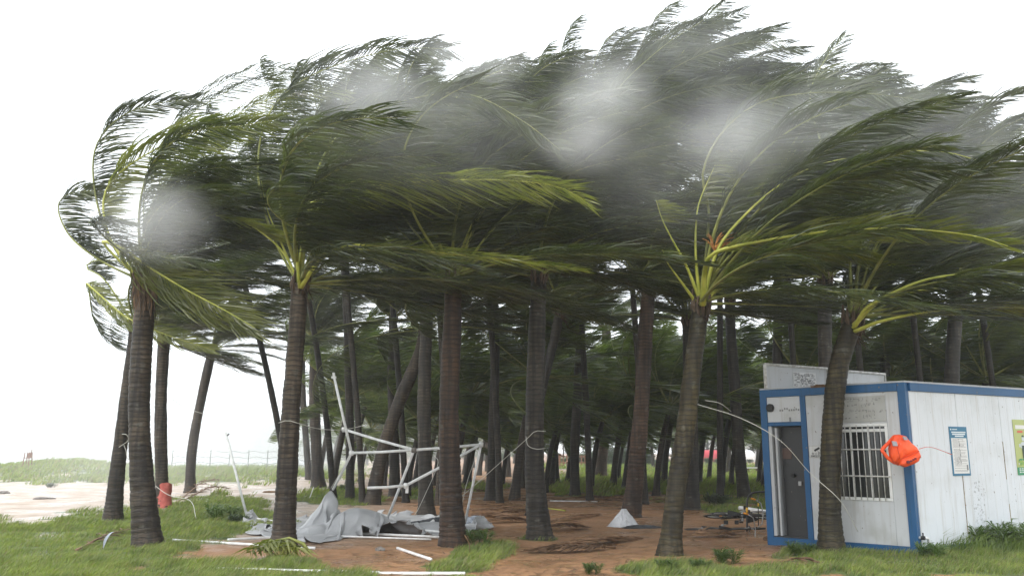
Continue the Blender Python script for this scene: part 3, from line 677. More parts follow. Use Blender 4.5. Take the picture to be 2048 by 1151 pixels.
def leafy(name, rng, rad, hgt, N, L, w, mt, wind=.5, up=.8):
    """a plant of many separate leaf blades springing from several stems"""
    mb = MB(); stems = [(rng.gauss(0, rad*.45), rng.gauss(0, rad*.45)) for _ in range(max(3, N//60))]
    for k in range(N):
        sx, sy = rng.choice(stems); f = rng.random()**.6
        a = rng.uniform(0, 2*math.pi); base = Vector((sx+math.cos(a)*rad*.25*f, sy+math.sin(a)*rad*.25*f, hgt*f*rng.uniform(.6, 1)))
        d = Vector((math.cos(a)+wind, math.sin(a), up*rng.uniform(.2, 1.3))).normalized(); LL = L*rng.uniform(.6, 1.3)
        s = d.cross(Vector((rng.gauss(0, .4), rng.gauss(0, .4), 1))).normalized()*w*.5
        p1 = base + d*LL*.5; d2 = (d+Vector((wind*.8, 0, -.7))).normalized(); p2 = p1 + d2*LL*.5
        mb.quad(base-s*.4, base+s*.4, p1+s, p1-s); mb.tri(p1-s, p1+s, p2)
    for sx, sy in stems: mb.tube([(sx*.7, sy*.7, -.05), (sx, sy, hgt*.8)], .012, 5)
    return mb.mesh(name, mt)
prng = random.Random(31)
M['shrub'] = leaf_mat('shrub_leaf', (.028,.045,.02), (.06,.09,.035), trans=.2, rough=.45)
M['shrub_pale'] = leaf_mat('shrub_leaf_pale', (.07,.10,.04), (.13,.17,.07), trans=.25, rough=.5)
sh_big = [leafy('shrub', prng, 1.3, 1.5, 1500, .75, .07, M['shrub']) for _ in range(3)]
sh_low = [leafy('shrub', prng, .8, .6, 900, .35, .05, M['shrub_pale']) for _ in range(2)]
def plant(px, py, me, s, label, group, cat='shrub', name='shrub', rz=0, z=None):
    g = G(px, py); o = obj(name, me); o.location = (g.x, g.y, gz_at(g.x, g.y) if z is None else z); o.scale = (s, s, s); o.rotation_euler = (0, 0, rz)
    tagp(o, label, cat, group); return o
for i, (px, py, s) in enumerate([(1165,928,1.0),(1195,927,1.25),(1225,929,1.5),(1255,930,1.45),(1285,930,1.2)]):
    plant(px, py, sh_big[i % 3], s, 'spiky dark green shrub in the clump behind the reddish leaning palm', 'shrubs behind the reddish palm', rz=prng.uniform(-.4, .4))
for i, px in enumerate(range(1310, 1560, 21)):
    plant(px, 927+prng.uniform(-2, 2), sh_big[i % 3], prng.uniform(.38, .55), 'dark shrub of the low hedge in front of the red and white shelter', 'low hedge in front of the shelter', rz=prng.uniform(-.5, .5))
for i, px in enumerate(list(range(560, 1120, 34))+list(range(1590, 2100, 40))):
    plant(px, 921.5+prng.uniform(-1, 1), sh_big[i % 3], prng.uniform(.7, 1.1), 'dim shrub at the far end of the grove beyond the last trunks', 'shrubs at the far end of the grove', rz=prng.uniform(-.5, .5))
for i, px in enumerate(range(1118, 1180, 14)):
    plant(px, 925, sh_low[i % 2], 1.4, 'pale green bush growing behind the brown wooden fence', 'bushes behind the wooden fence')
plant(148, 921, sh_low[0], 1.7, 'rounded pale bush on top of the low dune at far left', None)
for (px, py, s, lb) in [(100, 923, .9, 'small bush left of the rounded dune bush'), (640, 938, .9, 'small weed bush at the left edge of the back grove')]:
    plant(px, py, sh_low[1], s, lb, None)
wd1 = leafy('weed', prng, .30, .22, 420, .16, .025, M['shrub']); wd2 = leafy('weed', prng, .35, .3, 420, .2, .022, leaf_mat('weed_leaf', (.05,.09,.02), (.10,.15,.04)))
for (px, py, s, lb, mm) in [(442,1042,1.2,'broad-leaved weed clump right of the red-wrapped palm',1),(480,1048,.8,'smaller dark weed beside the tarpaulin corner',0),(955,1090,.8,'tuft of tall weeds at the foot of the thick red-brown palm',1),
        (1395,1142,.5,'leafy weed at the bottom edge right of the mossy leaning palm',1),(1330,1145,.5,'leafy weed clump in front of the mossy leaning palm',1),(1448,1124,.7,'upright weed on the bare earth left of the cabin',1),
        (100,975,.8,'low weed on the sandy strip at far left',0),(1440,1010,1.4,'weed bush at the foot of the thin dark palm left of the cabin',0),(690,985,1.1,'weed behind the grey tarpaulin peak',0),
        (1600,1112,.6,'low weed in front of the cabin door sill',1),(1900,1098,1.3,'tall weeds against the side wall of the cabin',1),(1965,1100,1.3,'tall weeds against the cabin side near the right edge',1),(1862,1118,.7,'grass tuft by the white drain pipe',1),
        (1180,1149,.45,'small weed at the bottom centre edge',1),(2035,1100,1.4,'weeds at the bottom right corner by the cabin',1)]:
    plant(px, py, (wd1, wd2)[mm], s, lb, None, 'weed', 'weed', rz=prng.uniform(-1, 1))
blades_wall = None
# tall grass at the cabin side wall
def tallgrass(cx, cy, N, seed, H=.55):
    rng = random.Random(seed); mb = MB()
    for _ in range(N):
        g = G(rng.uniform(cx[0], cx[1]), rng.uniform(cy[0], cy[1])); z = gz_at(g.x, g.y); h = H*rng.uniform(.4, 1); d = Vector((rng.uniform(.0, .8), rng.gauss(0, .3), 1)).normalized()
        s = Vector((rng.uniform(.6, 1), rng.uniform(-.5, .5), 0)).normalized()*.006
        p0 = Vector((g.x, g.y, z-.02)); p1 = p0+d*h*.55; p2 = p1 + (d+Vector((.8, 0, -.5))).normalized()*h*.45
        mb.quad(p0-s, p0+s, p1+s*.8, p1-s*.8); mb.tri(p1-s*.8, p1+s*.8, p2)
    return mb
o = tallgrass((1880, 2100), (1092, 1112), 1500, 4).build('grass', M['grass1']); o['kind'] = 'stuff'; o['label'] = 'tall grass tufts against the cabin side wall'

# fallen fronds, dry and brown, and one green one
def fallen(px0, py0, px1, py1, label, seed, leaf=.55, m='dead', rm='dead', n=46, lift=.10, sc_=1.0):
    rng = random.Random(seed); a = G(px0, py0); b = G(px1, py1); a.z = gz_at(a.x, a.y); b.z = gz_at(b.x, b.y)
    o0 = a.copy(); mid = a.lerp(b, .5) + Vector((0, rng.uniform(-.2, .2), lift)); e = b + Vector((0, 0, .04))
    P = spline([Vector((0,0,.03)), mid-o0, e-o0], 16)
    lm, rm_ = frond_parts(P, Vector((b.x-a.x+.5, b.y-a.y, -.45)), rng, pairs=n, leaf=leaf, lw=.028, bare=.12, r0=.03, seg=3, stream=.25, droop=.2)
    lm.v = [(x, y, max(z, .012+.03*abs(math.sin(x*31+y*17)))) for x, y, z in lm.v]
    o = lm.build('fallen_frond', M[m]); o.location = o0; tagp(o, label, 'fallen frond'); rm_.build('midrib', M[rm], o, True); return o
fallen(1130,1022,960,1010,'dry brown frond with a pale yellow stalk right of the tent frame',1,.7,rm='rib_bright',n=70)
fallen(1060,1040,950,1030,'dry brown frond lying behind the red-brown palm',2,.7,n=60)
fallen(1230,1095,1060,1104,'long brown frond lying across the bare earth in the foreground centre',3,.6,n=80)
fallen(1100,1092,1270,1078,'brown frond pointing right between the roped and the sacking palm',4,.6,n=80)
fallen(1000,1000,1130,1002,'dark frond lying behind the roped palm',5,.5,n=50)
fallen(1150,998,1260,1000,'brown frond at the edge of the back lawn',6,.5,n=50)
fallen(1280,1003,1350,1003,'short brown frond right of the sacking palm',7,.4,n=40)
fallen(1100,1045,1200,1030,'thin brown frond flat on the earth behind the centre',17,.5,n=50)
fallen(150,1108,270,1060,'brown withered frond in the foreground grass at left',8,.5,n=30)
fallen(350,1010,440,965,'grey dry frond leaning at the foot of the small curved palm',9,.6,n=60,lift=.35)
fallen(370,1000,460,978,'second grey dry frond heaped at the foot of the curved palm',10,.5,n=60,lift=.3)
fallen(1560,1128,1640,1132,'dark stalk of a frond in the grass before the cabin',11,.25,n=16)
fr_ = random.Random(90)
for k, (a, b, lb) in enumerate([(1180,1002,'brown frond of the dark heap along the lawn edge, nearest the roped palm'),(1215,1004,'brown frond of the dark heap along the lawn edge, middle one'),(1245,1000,'brown frond of the dark heap along the lawn edge, nearest the sacking palm'),(1000,1022,'brown frond on the reddish heap right of the tent frame, left one'),(1030,1030,'brown frond on the reddish heap right of the tent frame, near one'),
      (1010,1045,'brown frond spread flat between the two dark palms'),(1120,1060,'small withered frond on the bare earth right of the roped palm'),(720,952,'brown frond on the ground far behind the tarpaulin'),(930,985,'brown frond lying behind the red-brown palm in the shade'),(1420,1075,'small brown frond in the mud by the bicycles')]):
    fallen(a-55, b+fr_.uniform(-3, 3), a+50, b+fr_.uniform(-4, 4), lb, 200+k, .5, n=44, lift=.14)
# green frond clump at the foot of the tall palm
rng = random.Random(5)
g = G(566, 1112); root = empty('fallen_frond', (g.x, g.y, gz_at(g.x, g.y)), 'green torn-off frond heaped against the foot of the tall brown palm', 'fallen frond')
mb = MB()
for k in range(150):
    x0 = rng.uniform(-.42, .40); z0 = .28*math.sqrt(max(0, 1-(x0/.46)**2))
    p0 = Vector((x0-.1, rng.uniform(-.12, .12), z0*rng.uniform(.6, 1.05))); dirx = rng.uniform(-.45, .5)
    p1 = p0 + Vector((dirx*.3, -.10, -z0*.15+.02)); p2 = p1 + Vector((dirx*.45, -.14, -z0*.6)); s = Vector((.4, .1, .5)).normalized()*rng.uniform(.012, .026)
    mb.quad(p0-s*.5, p0+s*.5, p1+s, p1-s); mb.tri(p1-s, p1+s, p2)
mb.build('leaflets', M['leaf_young'], root)
mb = MB(); mb.tube([(-.4,0,.05),(-.2,-.05,.24),(.1,-.05,.3),(.32,0,.2),(.42,.03,.05)], [.012,.018,.02,.03,.035], 8); mb.build('midrib', M['rib'], root, True)
# bark rags, husks, stones, bits
M['stone'] = noise_mix('stone', (.10,.09,.08), (.22,.2,.18), 12, .7, bump=.5)
M['husk'] = noise_mix('coconut_husk', (.09,.05,.025), (.2,.12,.06), 15, .85, bump=.6)
def lump(px, py, sx, sy, sz, name, cat, label, mt, seed):
    bm = bmesh.new(); bmesh.ops.create_icosphere(bm, subdivisions=3, radius=1)
    for v in bm.verts:
        k = 1 + .28*noise.noise(v.co*1.7+Vector((seed, 0, 0))) + .12*noise.noise(v.co*4.1+Vector((0, seed, 0))); v.co = Vector((v.co.x*sx*k, v.co.y*sy*k, v.co.z*sz*k))
    me = bpy.data.meshes.new(name); bm.to_mesh(me); bm.free(); me.materials.append(mt)
    g = G(px, py); o = obj(name, me); o.location = (g.x, g.y, gz_at(g.x, g.y)+sz*.35); tagp(o, label, cat); return o
lump(760,1099,.09,.06,.05,'stone','stone','dark stone on the orange earth left of the short white pipe',M['stone'],1)
lump(966,1063,.12,.08,.05,'clod','clod','dark clod right of the red-brown palm foot',M['husk'],2)
lump(850,1122-14,.14,.05,.03,'clod','clod','flat dark lump beside the short white pipe',M['husk'],3)
lump(790,1002,.35,.2,.10,'clod','clod','low mound of dug earth left of the dark palm behind the tarpaulin',M['husk'],4)
lump(1010,1003,.12,.1,.12,'coconut_husk','husk','brown husk on the earth behind the centre',M['husk'],5)
lump(1258,1125,.06,.05,.04,'coconut_husk','husk','small husk near the bottom edge, right of centre',M['husk'],6)
lump(1540,1078,.12,.1,.06,'clod','clod','muddy lump beside the cabin corner',M['husk'],7)
lump(8,987,.25,.15,.09,'stone','stone','pale stone on the sand at the left edge',M['stone'],8)
lump(88,998,.4,.15,.06,'stone','stone','flat piece of driftwood-grey stone on the left sand',M['stone'],9)
lump(540,984,.3,.12,.06,'clod','clod','small brown clods on the sandy strip left of the tarpaulin',M['husk'],10)
# scattered twigs and torn leaflets: nobody could count them
rng = random.Random(8); mb = MB()
for _ in range(9000):
    g = G(rng.uniform(560, 1600), 965+rng.random()**1.1*190); z = gz_at(g.x, g.y)+.006; a = rng.gauss(0, .6); L = rng.uniform(.04, .28)
    d = Vector((math.cos(a), math.sin(a), rng.uniform(-.05,.12)))*L; s = Vector((-math.sin(a), math.cos(a), 0))*rng.uniform(.003, .011); p = Vector((g.x, g.y, z))
    mb.quad(p-s, p+s, p+d+s*.5, p+d-s*.5, rng.randrange(3))
o = mb.build('leaf_litter', [M['dead'], M['fibre'], M['grass3']]); o['kind'] = 'stuff'; o['label'] = 'scattered brown twigs and torn leaflets on the bare earth'

# broadleaved wood closing the view beyond the right of the grove
wr = random.Random(61)
def wood_tree(H):
    mb = MB(); cl = [(Vector((wr.gauss(0, H*.22), wr.gauss(0, H*.18), H*wr.uniform(.30, .92))), H*wr.uniform(.10, .2)) for _ in range(15)]
    for c, r in cl:
        for _ in range(170):
            d = Vector((wr.gauss(0,1), wr.gauss(0,1), wr.gauss(0,1))).normalized(); p = c + d*r*wr.random()**.4; s = wr.uniform(.12, .3)
            a = Vector((wr.gauss(0,1)+.8, wr.gauss(0,1), wr.gauss(0,.5))).normalized()*s; b = a.cross(d).normalized()*s*.5
            mb.quad(p-a, p-b, p+a, p+b)
    crown = mb.mesh('crown', M['shrub']); mb = MB(); mb.tube([(0,0,-.3),(.1,0,H*.3),(.35,0,H*.6)], [.22,.16,.08], 7)
    for c, r in cl[:8]: mb.tube([(.1,0,H*.3), tuple(c)], [.09,.03], 5)
    return crown, mb.mesh('trunk', M['trunk_dark'])
wts = [wood_tree(h) for h in (8.5, 10.5, 7.5)]
for i, px in enumerate(range(1010, 2240, 46)):
    g = G(px+wr.uniform(-14, 14), 920.5+wr.uniform(-1.2, 1.5)); e = empty('broadleaf_tree', (g.x, g.y, 0), 'dim broadleaf tree in the misty wood closing the view behind the palms', 'tree', 'broadleaf trees beyond the grove', rz=wr.uniform(-1, 1))
    s_ = wr.uniform(.8, 1.15); e.scale = (s_*1.2, s_, s_); obj('crown', wts[i % 3][0], e); obj('trunk', wts[i % 3][1], e)
# ------------------------------------------------------------------ the white cabin
M['white'] = None
def dirty_white(name, c, streak=.5, rough=.45):
    m, n, l, p = mat(name)
    tc = n.new('ShaderNodeTexCoord'); mp = n.new('ShaderNodeMapping'); mp.inputs['Scale'].default_value = (9, 9, .55); l.new(tc.outputs['Object'], mp.inputs[0])
    a = n.new('ShaderNodeTexNoise'); a.inputs['Scale'].default_value = 1.3; a.inputs['Detail'].default_value = 7; a.inputs['Roughness'].default_value = .6; l.new(mp.outputs[0], a.inputs['Vector'])
    b = n.new('ShaderNodeTexNoise'); b.inputs['Scale'].default_value = 2.2; b.inputs['Detail'].default_value = 8; l.new(tc.outputs['Object'], b.inputs['Vector'])
    r = n.new('ShaderNodeValToRGB'); e = r.color_ramp.elements; e[0].position = .54; e[0].color = (*c, 1); e[1].position = .86; e[1].color = (c[0]*.68, c[1]*.62, c[2]*.54, 1); l.new(a.outputs[0], r.inputs[0])
    r2 = n.new('ShaderNodeMapRange'); r2.inputs[1].default_value = .5; r2.inputs[2].default_value = .75; r2.inputs[4].default_value = streak; l.new(b.outputs[0], r2.inputs[0])
    mx = n.new('ShaderNodeMix'); mx.data_type = 'RGBA'; l.new(r2.outputs[0], mx.inputs[0]); l.new(r.outputs[0], mx.inputs[6]); mx.inputs[7].default_value = (c[0]*.7, c[1]*.68, c[2]*.62, 1)
    # chips and scuffs
    d = n.new('ShaderNodeTexNoise'); d.inputs['Scale'].default_value = 16; d.inputs['Detail'].default_value = 5; l.new(tc.outputs['Object'], d.inputs['Vector'])
    d2 = n.new('ShaderNodeMapRange'); d2.inputs[1].default_value = .69; d2.inputs[2].default_value = .72; l.new(d.outputs[0], d2.inputs[0])
    my = n.new('ShaderNodeMix'); my.data_type = 'RGBA'; l.new(d2.outputs[0], my.inputs[0]); l.new(mx.outputs[2], my.inputs[6]); my.inputs[7].default_value = (.16,.13,.11, 1)
    l.new(my.outputs[2], p.inputs['Base Color']); p.inputs['Roughness'].default_value = rough; p.inputs['Specular IOR Level'].default_value = .4
    return m
M['white'] = dirty_white('cabin_white_shaded', (.52,.53,.54), .8); M['white2'] = dirty_white('cabin_white_side', (.66,.69,.72), .4)  # front base greyed to carry its shade, under dirt streaks; side left lighter
M['blue'] = dirty_white('cabin_blue', (.012,.085,.21), .4)
M['greypanel'] = dirty_white('board_grey', (.42,.43,.44), .6)
M['door'] = dirty_white('door_grey_shaded', (.035,.036,.038), .5)  # grey taken near black so the colour holds the recess's shade
M['glass'] = plain('window_glass', (.02,.022,.022), .12, .6)
M['frame_white'] = plain('window_frame_white', (.7,.7,.68), .5)
M['dark'] = plain('dark_opening', (.02,.02,.02), .8); M['black'] = plain('black_print', (.03,.03,.03), .7); M['greyprint'] = plain('grey_print', (.20,.20,.20), .7)
M['paper'] = plain('paper', (.72,.72,.70), .6); M['teal'] = plain('poster_teal', (.03,.16,.27), .5); M['palewhite'] = plain('white_print', (.75,.8,.82), .6)

Nc = G(1838, 1113); Lc = G(1536, 1088.5)
av = Vector((Lc.x-Nc.x, Lc.y-Nc.y, 0)); LA = av.length; av.normalize(); bv = Vector((av.y, -av.x, 0))
H = W(1811, 764, Nc.y+.02).z
cab = bpy.data.objects.new('cabin', None); C.objects.link(cab)
cab.matrix_world = Matrix(((bv.x, av.x, 0, Nc.x), (bv.y, av.y, 0, Nc.y), (0, 0, 1, 0), (0, 0, 0, 1)))
tagp(cab, 'white site cabin with blue corner posts and rails, barred window and open dark doorway', 'cabin')
def hit(px, py, nrm, off=0.0):
    d = ray(px, py); o = Vector((0, 0, EYE)); p0 = Nc + nrm*off; t = (p0-o).dot(nrm)/d.dot(nrm); p = o+d*t - Nc; return p
def FP(px, py, x=0.0): p = hit(px, py, bv, x); return p.dot(av), p.z      # front plane -> (y, z)
def SP(px, py, y=0.0): p = hit(px, py, as_, y); return p.dot(bs), p.z      # side plane -> (x, z)
LB = 6.0
DEL = math.atan2(bv.y, bv.x) - R(30); bs = Vector((math.cos(R(30)), math.sin(R(30)), 0)); as_ = Vector((-bs.y, bs.x, 0))
SMAT = Matrix(((bs.x, as_.x, 0, Nc.x), (bs.y, as_.y, 0, Nc.y), (0, 0, 1, 0), (0, 0, 0, 1)))
def side(o, dy=0): o.rotation_euler = (0, 0, -DEL); o.location = (0, dy, 0); return o
print('DEL', math.degrees(DEL))
print('CABIN', LA, H, Nc, Lc, FP(1612,850), FP(1680,845), FP(1787,1003), SP(2048,900))
def part(name, boxes, mt, parent=cab, bevel=.004):
    mb = MB()
    for bx in boxes: mb.box(*bx)
    return mb.build(name, mt, parent, bevel=bevel)
zt = H-.14; zb = .15
yd1 = LA-.13; yd0 = FP(1606, 900)[0]; pj = .10
part('corner_post', [(-.012, .12, -.012, .12, 0, H)], M['blue'])
part('corner_post', [(-.012, .15, LA-.13, LA, 0, H)], M['blue'])
side(part('corner_post', [(LB-.15, LB+.01, -.012, .15, 0, H)], M['blue']))
side(part('corner_post', [(LB-.15, LB+.01, -.13, 0, 0, H)], M['blue']), LA)
part('roof_rail', [(-.02, .11, .122, LA-.132, zt, H-.003)], M['blue'])
side(part('roof_rail', [(.126, LB-.152, -.02, .10, zt, H-.003)], M['blue']))
side(part('roof_rail', [(.12, LB-.152, -.10, 0, zt, H-.003)], M['blue']), LA)
part('floor_rail', [(-.02, .11, .122, LA-.132, -.02, zb)], M['blue'])
side(part('floor_rail', [(.126, LB-.152, -.02, .10, -.02, zb)], M['blue']))
side(part('floor_rail', [(.12, LB-.152, -.10, 0, -.02, zb)], M['blue']), LA)
part('door_post', [(-.015, .10, yd0-pj, yd0, zb+.002, zt-.002)], M['blue'])
zl = FP(1570, 851)[1]
part('lintel', [(-.014, .10, yd0+.002, yd1-.002, zl, zl+.07)], M['blue'])
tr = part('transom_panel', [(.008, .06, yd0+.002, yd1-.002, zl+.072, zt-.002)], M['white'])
vy, vz = FP(1541, 815)
mb = MB(); mb.tube([(-.035, vy, vz), (.006, vy, vz)], .075, 20); ve = mb.build('round_vent', M['dark'], cab)
mb = MB(); mb.tube([(-.045, vy, vz), (-.036, vy, vz)], [.05, .052], 16); mb.build('vent_cover', M['black'], ve)
# transom scribbles
mb = MB(); rng = random.Random(2)
for k in range(9):
    y_, z_ = FP(1560+k*4.6, 818+rng.uniform(-2, 2)); mb.box(.002, .0065, y_-.012, y_+.012, z_-.02, z_+.015)
y_, z_ = FP(1580, 838); mb.box(.002, .0065, y_-.018, y_+.018, z_-.04, z_+.04)
mb.build('faded_lettering', M['greyprint'], tr)
# door: leaf set back, pale jamb strip at left
part('door_jamb', [(.0, .12, yd1-.07, yd1-.004, zb+.002, zl-.002), (.02, .10, yd1-.16, yd1-.12, zb+.002, zl-.03)], M['greypanel'])
dl = part('door', [(.17, .21, yd0+.002, yd1-.17, zb+.02, zl-.01)], M['door'])
part('door_sill', [(.0, .17, yd0+.002, yd1-.002, zb+.002, zb+.03)], M['door'])
y_, z_ = FP(1574, 906, .165); part('door_plate', [(.155, .168, y_-.09, y_+.09, z_-.10, z_+.10)], plain('door_plate_brown', (.09,.055,.045), .6), dl)
y_, z_ = FP(1604, 965, .165); part('lock', [(.135, .168, y_-.0, y_+.06, z_-.05, z_+.03)], plain('lock_metal', (.3,.3,.3), .3, metal=.8), dl)
y_, z_ = FP(1588, 950, .165); mb = MB(); mb.tube([(.10, y_, z_), (.168, y_, z_)], .035, 12); mb.build('door_knob', M['dark'], dl)
# front wall panels round the window
wy1, wz1 = FP(1664, 848); wy0, wz0 = FP(1787, 1002); wz1 = FP(1787, 845)[1]; 
wy1 = FP(1660, 900)[0]
ya, yb = .122, yd0-pj-.002
sw = .008
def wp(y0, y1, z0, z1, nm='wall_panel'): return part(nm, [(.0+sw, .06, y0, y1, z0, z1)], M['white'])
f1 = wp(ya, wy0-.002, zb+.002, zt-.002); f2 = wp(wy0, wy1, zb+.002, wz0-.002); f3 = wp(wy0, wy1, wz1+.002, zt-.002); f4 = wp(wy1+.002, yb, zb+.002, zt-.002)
win = part('window', [(-.004, .05, wy0, wy1, wz0, wz0+.05), (-.004, .05, wy0, wy1, wz1-.05, wz1), (-.004, .05, wy0, wy0+.05, wz0+.052, wz1-.052), (-.004, .05, wy1-.05, wy1, wz0+.052, wz1-.052)], M['frame_white'])
part('pane', [(.055, .06, wy0+.05, wy1-.05, wz0+.05, wz1-.05)], M['glass'], win, 0)
wm = (wy1-wy0-.1)/3
for k in (1, 2):
    part('sash', [(.02, .05, wy0+.05+wm*k-.03, wy0+.05+wm*k+.0, wz0+.055, wz1-.055)], M['frame_white'], win)
part('sash', [(.02, .045, wy0+.052, wy1-.052, wz1-.14, wz1-.09)], M['frame_white'], win)
nb = 9
M['bar'] = noise_mix('bar_white', (.35,.33,.3), (.6,.6,.58), 14, .5)
for k in range(nb):
    y = wy0+.06 + (wy1-wy0-.12)*(k+.5)/nb
    mb = MB(); mb.tube([(-.04, y, wz0+.01), (-.04, y, wz1-.02)], .008, 8); mb.build('bar', M['bar'], win, True)
for pyb in (898, 951):
    z = FP(1725, pyb)[1]; mb = MB(); mb.tube([(-.052, wy0+.0, z), (-.052, wy1-.0, z)], .013, 8); mb.build('crossbar', M['bar'], win, True)
# dirty lettered board above the window
y0, z1 = FP(1768, 782); y1, z0 = FP(1676, 838)
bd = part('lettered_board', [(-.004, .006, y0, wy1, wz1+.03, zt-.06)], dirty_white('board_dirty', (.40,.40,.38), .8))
mb = MB(); rng = random.Random(4)
for row in range(4):
    for k in range(15):
        if rng.random() < .25: continue
        y = y0+.05 + (wy1-y0-.1)*k/15; z = wz1+.08 + row*.10
        for q in range(rng.choice((2, 3, 4))):
            a, b = rng.uniform(0, .05), rng.uniform(0, .05)
            if rng.random() < .5: mb.box(-.0065, -.0042, y+a, y+a+.008, z+b, z+b+.03)
            else: mb.box(-.0065, -.0042, y+a*.5, y+a*.5+.032, z+b, z+b+.007)
mb.build('faded_lettering', M['greyprint'], bd)

def text(body, size, mt, parent, loc, X, Y, name='lettering', align='CENTER', depth=.0012):
    cu = bpy.data.curves.new(name, 'FONT'); cu.body = body; cu.size = size; cu.align_x = align; cu.extrude = depth
    t = bpy.data.objects.new(name, cu); C.objects.link(t); dg = bpy.context.evaluated_depsgraph_get(); dg.update()
    me = bpy.data.meshes.new_from_object(t.evaluated_get(dg)); bpy.data.objects.remove(t); me.materials.clear(); me.materials.append(mt)
    o = obj(name, me, parent); X = Vector(X).normalized(); Y = Vector(Y).normalized(); Z = X.cross(Y)
    o.matrix_local = Matrix(((X.x, Y.x, Z.x, loc[0]), (X.y, Y.y, Z.y, loc[1]), (X.z, Y.z, Z.z, loc[2]), (0, 0, 0, 1))); return o
FX, UP = (0, -1, 0), (0, 0, 1)     # seen from the front, +text x runs toward -y
# camera warning notice
y1, z1 = FP(1617, 890); y0, z0 = FP(1652, 915)
sg = empty('warning_notice', (0, 0, 0), 'white camera warning notice on the cabin wall beside the doorway', 'notice'); sg.matrix_world = cab.matrix_world.copy()
mb = MB(); mb.box(-.001, .007, y0, y1, z0, z1); mb.build('plate', dirty_white('notice_white', (.6,.6,.58)), sg)
mb = MB(); t_ = .004
for bx in ((y0+.005, y1-.005, z1-.01, z1-.005), (y0+.005, y1-.005, z0+.005, z0+.01), (y0+.005, y0+.01, z0+.01, z1-.01), (y1-.01, y1-.005, z0+.01, z1-.01)): mb.box(-.003, -.0012, *bx)
mb.build('border', M['greyprint'], sg)
cy_, cz_ = (y0+y1)/2, z0+(z1-z0)*.68
mb = MB(); Mx = Matrix.Translation((0, cy_, cz_)) @ Matrix.Rotation(R(-28), 4, 'X')
mb.box(-.0045, -.0012, -.055, .055, -.016, .02, M=Mx)
mb.tube([(-.003, cy_-.01, cz_-.02), (-.003, cy_-.03, cz_-.055), (-.003, cy_-.075, cz_-.055)], .004, 5); mb.box(-.0045, -.0012, cy_-.082, cy_-.074, cz_-.075, cz_-.035)
mb.build('camera_symbol', M['black'], sg)
text('您 已 进 入', .042, M['black'], sg, (-.003, cy_, z0+(z1-z0)*.27), FX, UP); text('视频监控区域', .042, M['black'], sg, (-.003, cy_, z0+(z1-z0)*.08), FX, UP)
# side wall: ribbed sandwich panels
x = .152; k = 0; seams = [SP(1921, 900)[0], SP(2008, 900)[0]]
stepx = seams[1]-seams[0]; edges = [.122] + seams
while edges[-1]+stepx < LB-.3: edges.append(edges[-1]+stepx)
edges.append(LB-.152)
for a, b in zip(edges[:-1], edges[1:]):
    mb = MB(); nrib = 6; w = (b-a-.010)/nrib
    prof = []
    for q in range(nrib):
        s0 = a+.005+q*w; prof += [(s0, .012), (s0+w*.12, .007), (s0+w*.88, .007), (s0+w, .012)]
    pr2 = [(a+.002, .03)] + prof + [(b-.002, .03)]
    for (xa, ya_), (xb, yb_) in zip(pr2[:-1], pr2[1:]):
        if abs(xa-xb) < 1e-6 and abs(ya_-yb_) < 1e-6: continue
        mb.quad((xa, ya_, zb+.002), (xb, yb_, zb+.002), (xb, yb_, zt-.002), (xa, ya_, zt-.002))
    mb.box(a+.002, b-.002, .031, .07, zb+.002, zt-.002)
    side(mb.build('wall_panel', M['white2'], cab))
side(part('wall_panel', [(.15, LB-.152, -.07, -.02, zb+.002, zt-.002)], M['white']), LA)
cd_, sd__ = math.cos(DEL), math.sin(DEL)
def slab(name, z0, z1, mt, x0=0.0, x1=LB, ins=0.0):
    mb = MB(); q = [(x0*cd_, -x0*sd__+ins), (x1*cd_, -x1*sd__+ins), (x1*cd_, -x1*sd__+LA-ins), (x0*cd_, -x0*sd__+LA-ins)]
    mb.v = [(a, b, z0) for a, b in q]+[(a, b, z1) for a, b in q]; mb.f = [(0,3,2,1),(4,5,6,7),(0,1,5,4),(1,2,6,5),(2,3,7,6),(3,0,4,7)]; mb.m = [0]*6; return mb.build(name, mt, cab)
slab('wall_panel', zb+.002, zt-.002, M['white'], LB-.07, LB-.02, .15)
slab('roof', H+.002, H+.03, M['greypanel']); slab('floor', .0, .10, M['door'], .12, LB-.2, .11)
# rusty seam drips
M['rust'] = noise_mix('rust_drip', (.25,.17,.09), (.45,.38,.27), 18, .8)
mb = MB(); rng = random.Random(9)
for e in edges[1:3]:
    for q in range(4):
        z0_ = rng.uniform(.3, 1.9); h_ = rng.uniform(.2, .7); mb.box(e-.004, e+.004, .004, .012, z0_, z0_+h_)
side(mb.build('rust_streak', M['rust'], cab))
# crack on the near seam and rotten fringe at roof rail
mb = MB(); 
for q in range(16):
    y = FP(1625, 780)[0] - q*.03 ; mb.box(-.03, .05, y-.02, y+.018, H-.01, H+.02+.03*rng.random())
mb.build('torn_edge', M['husk'], cab)
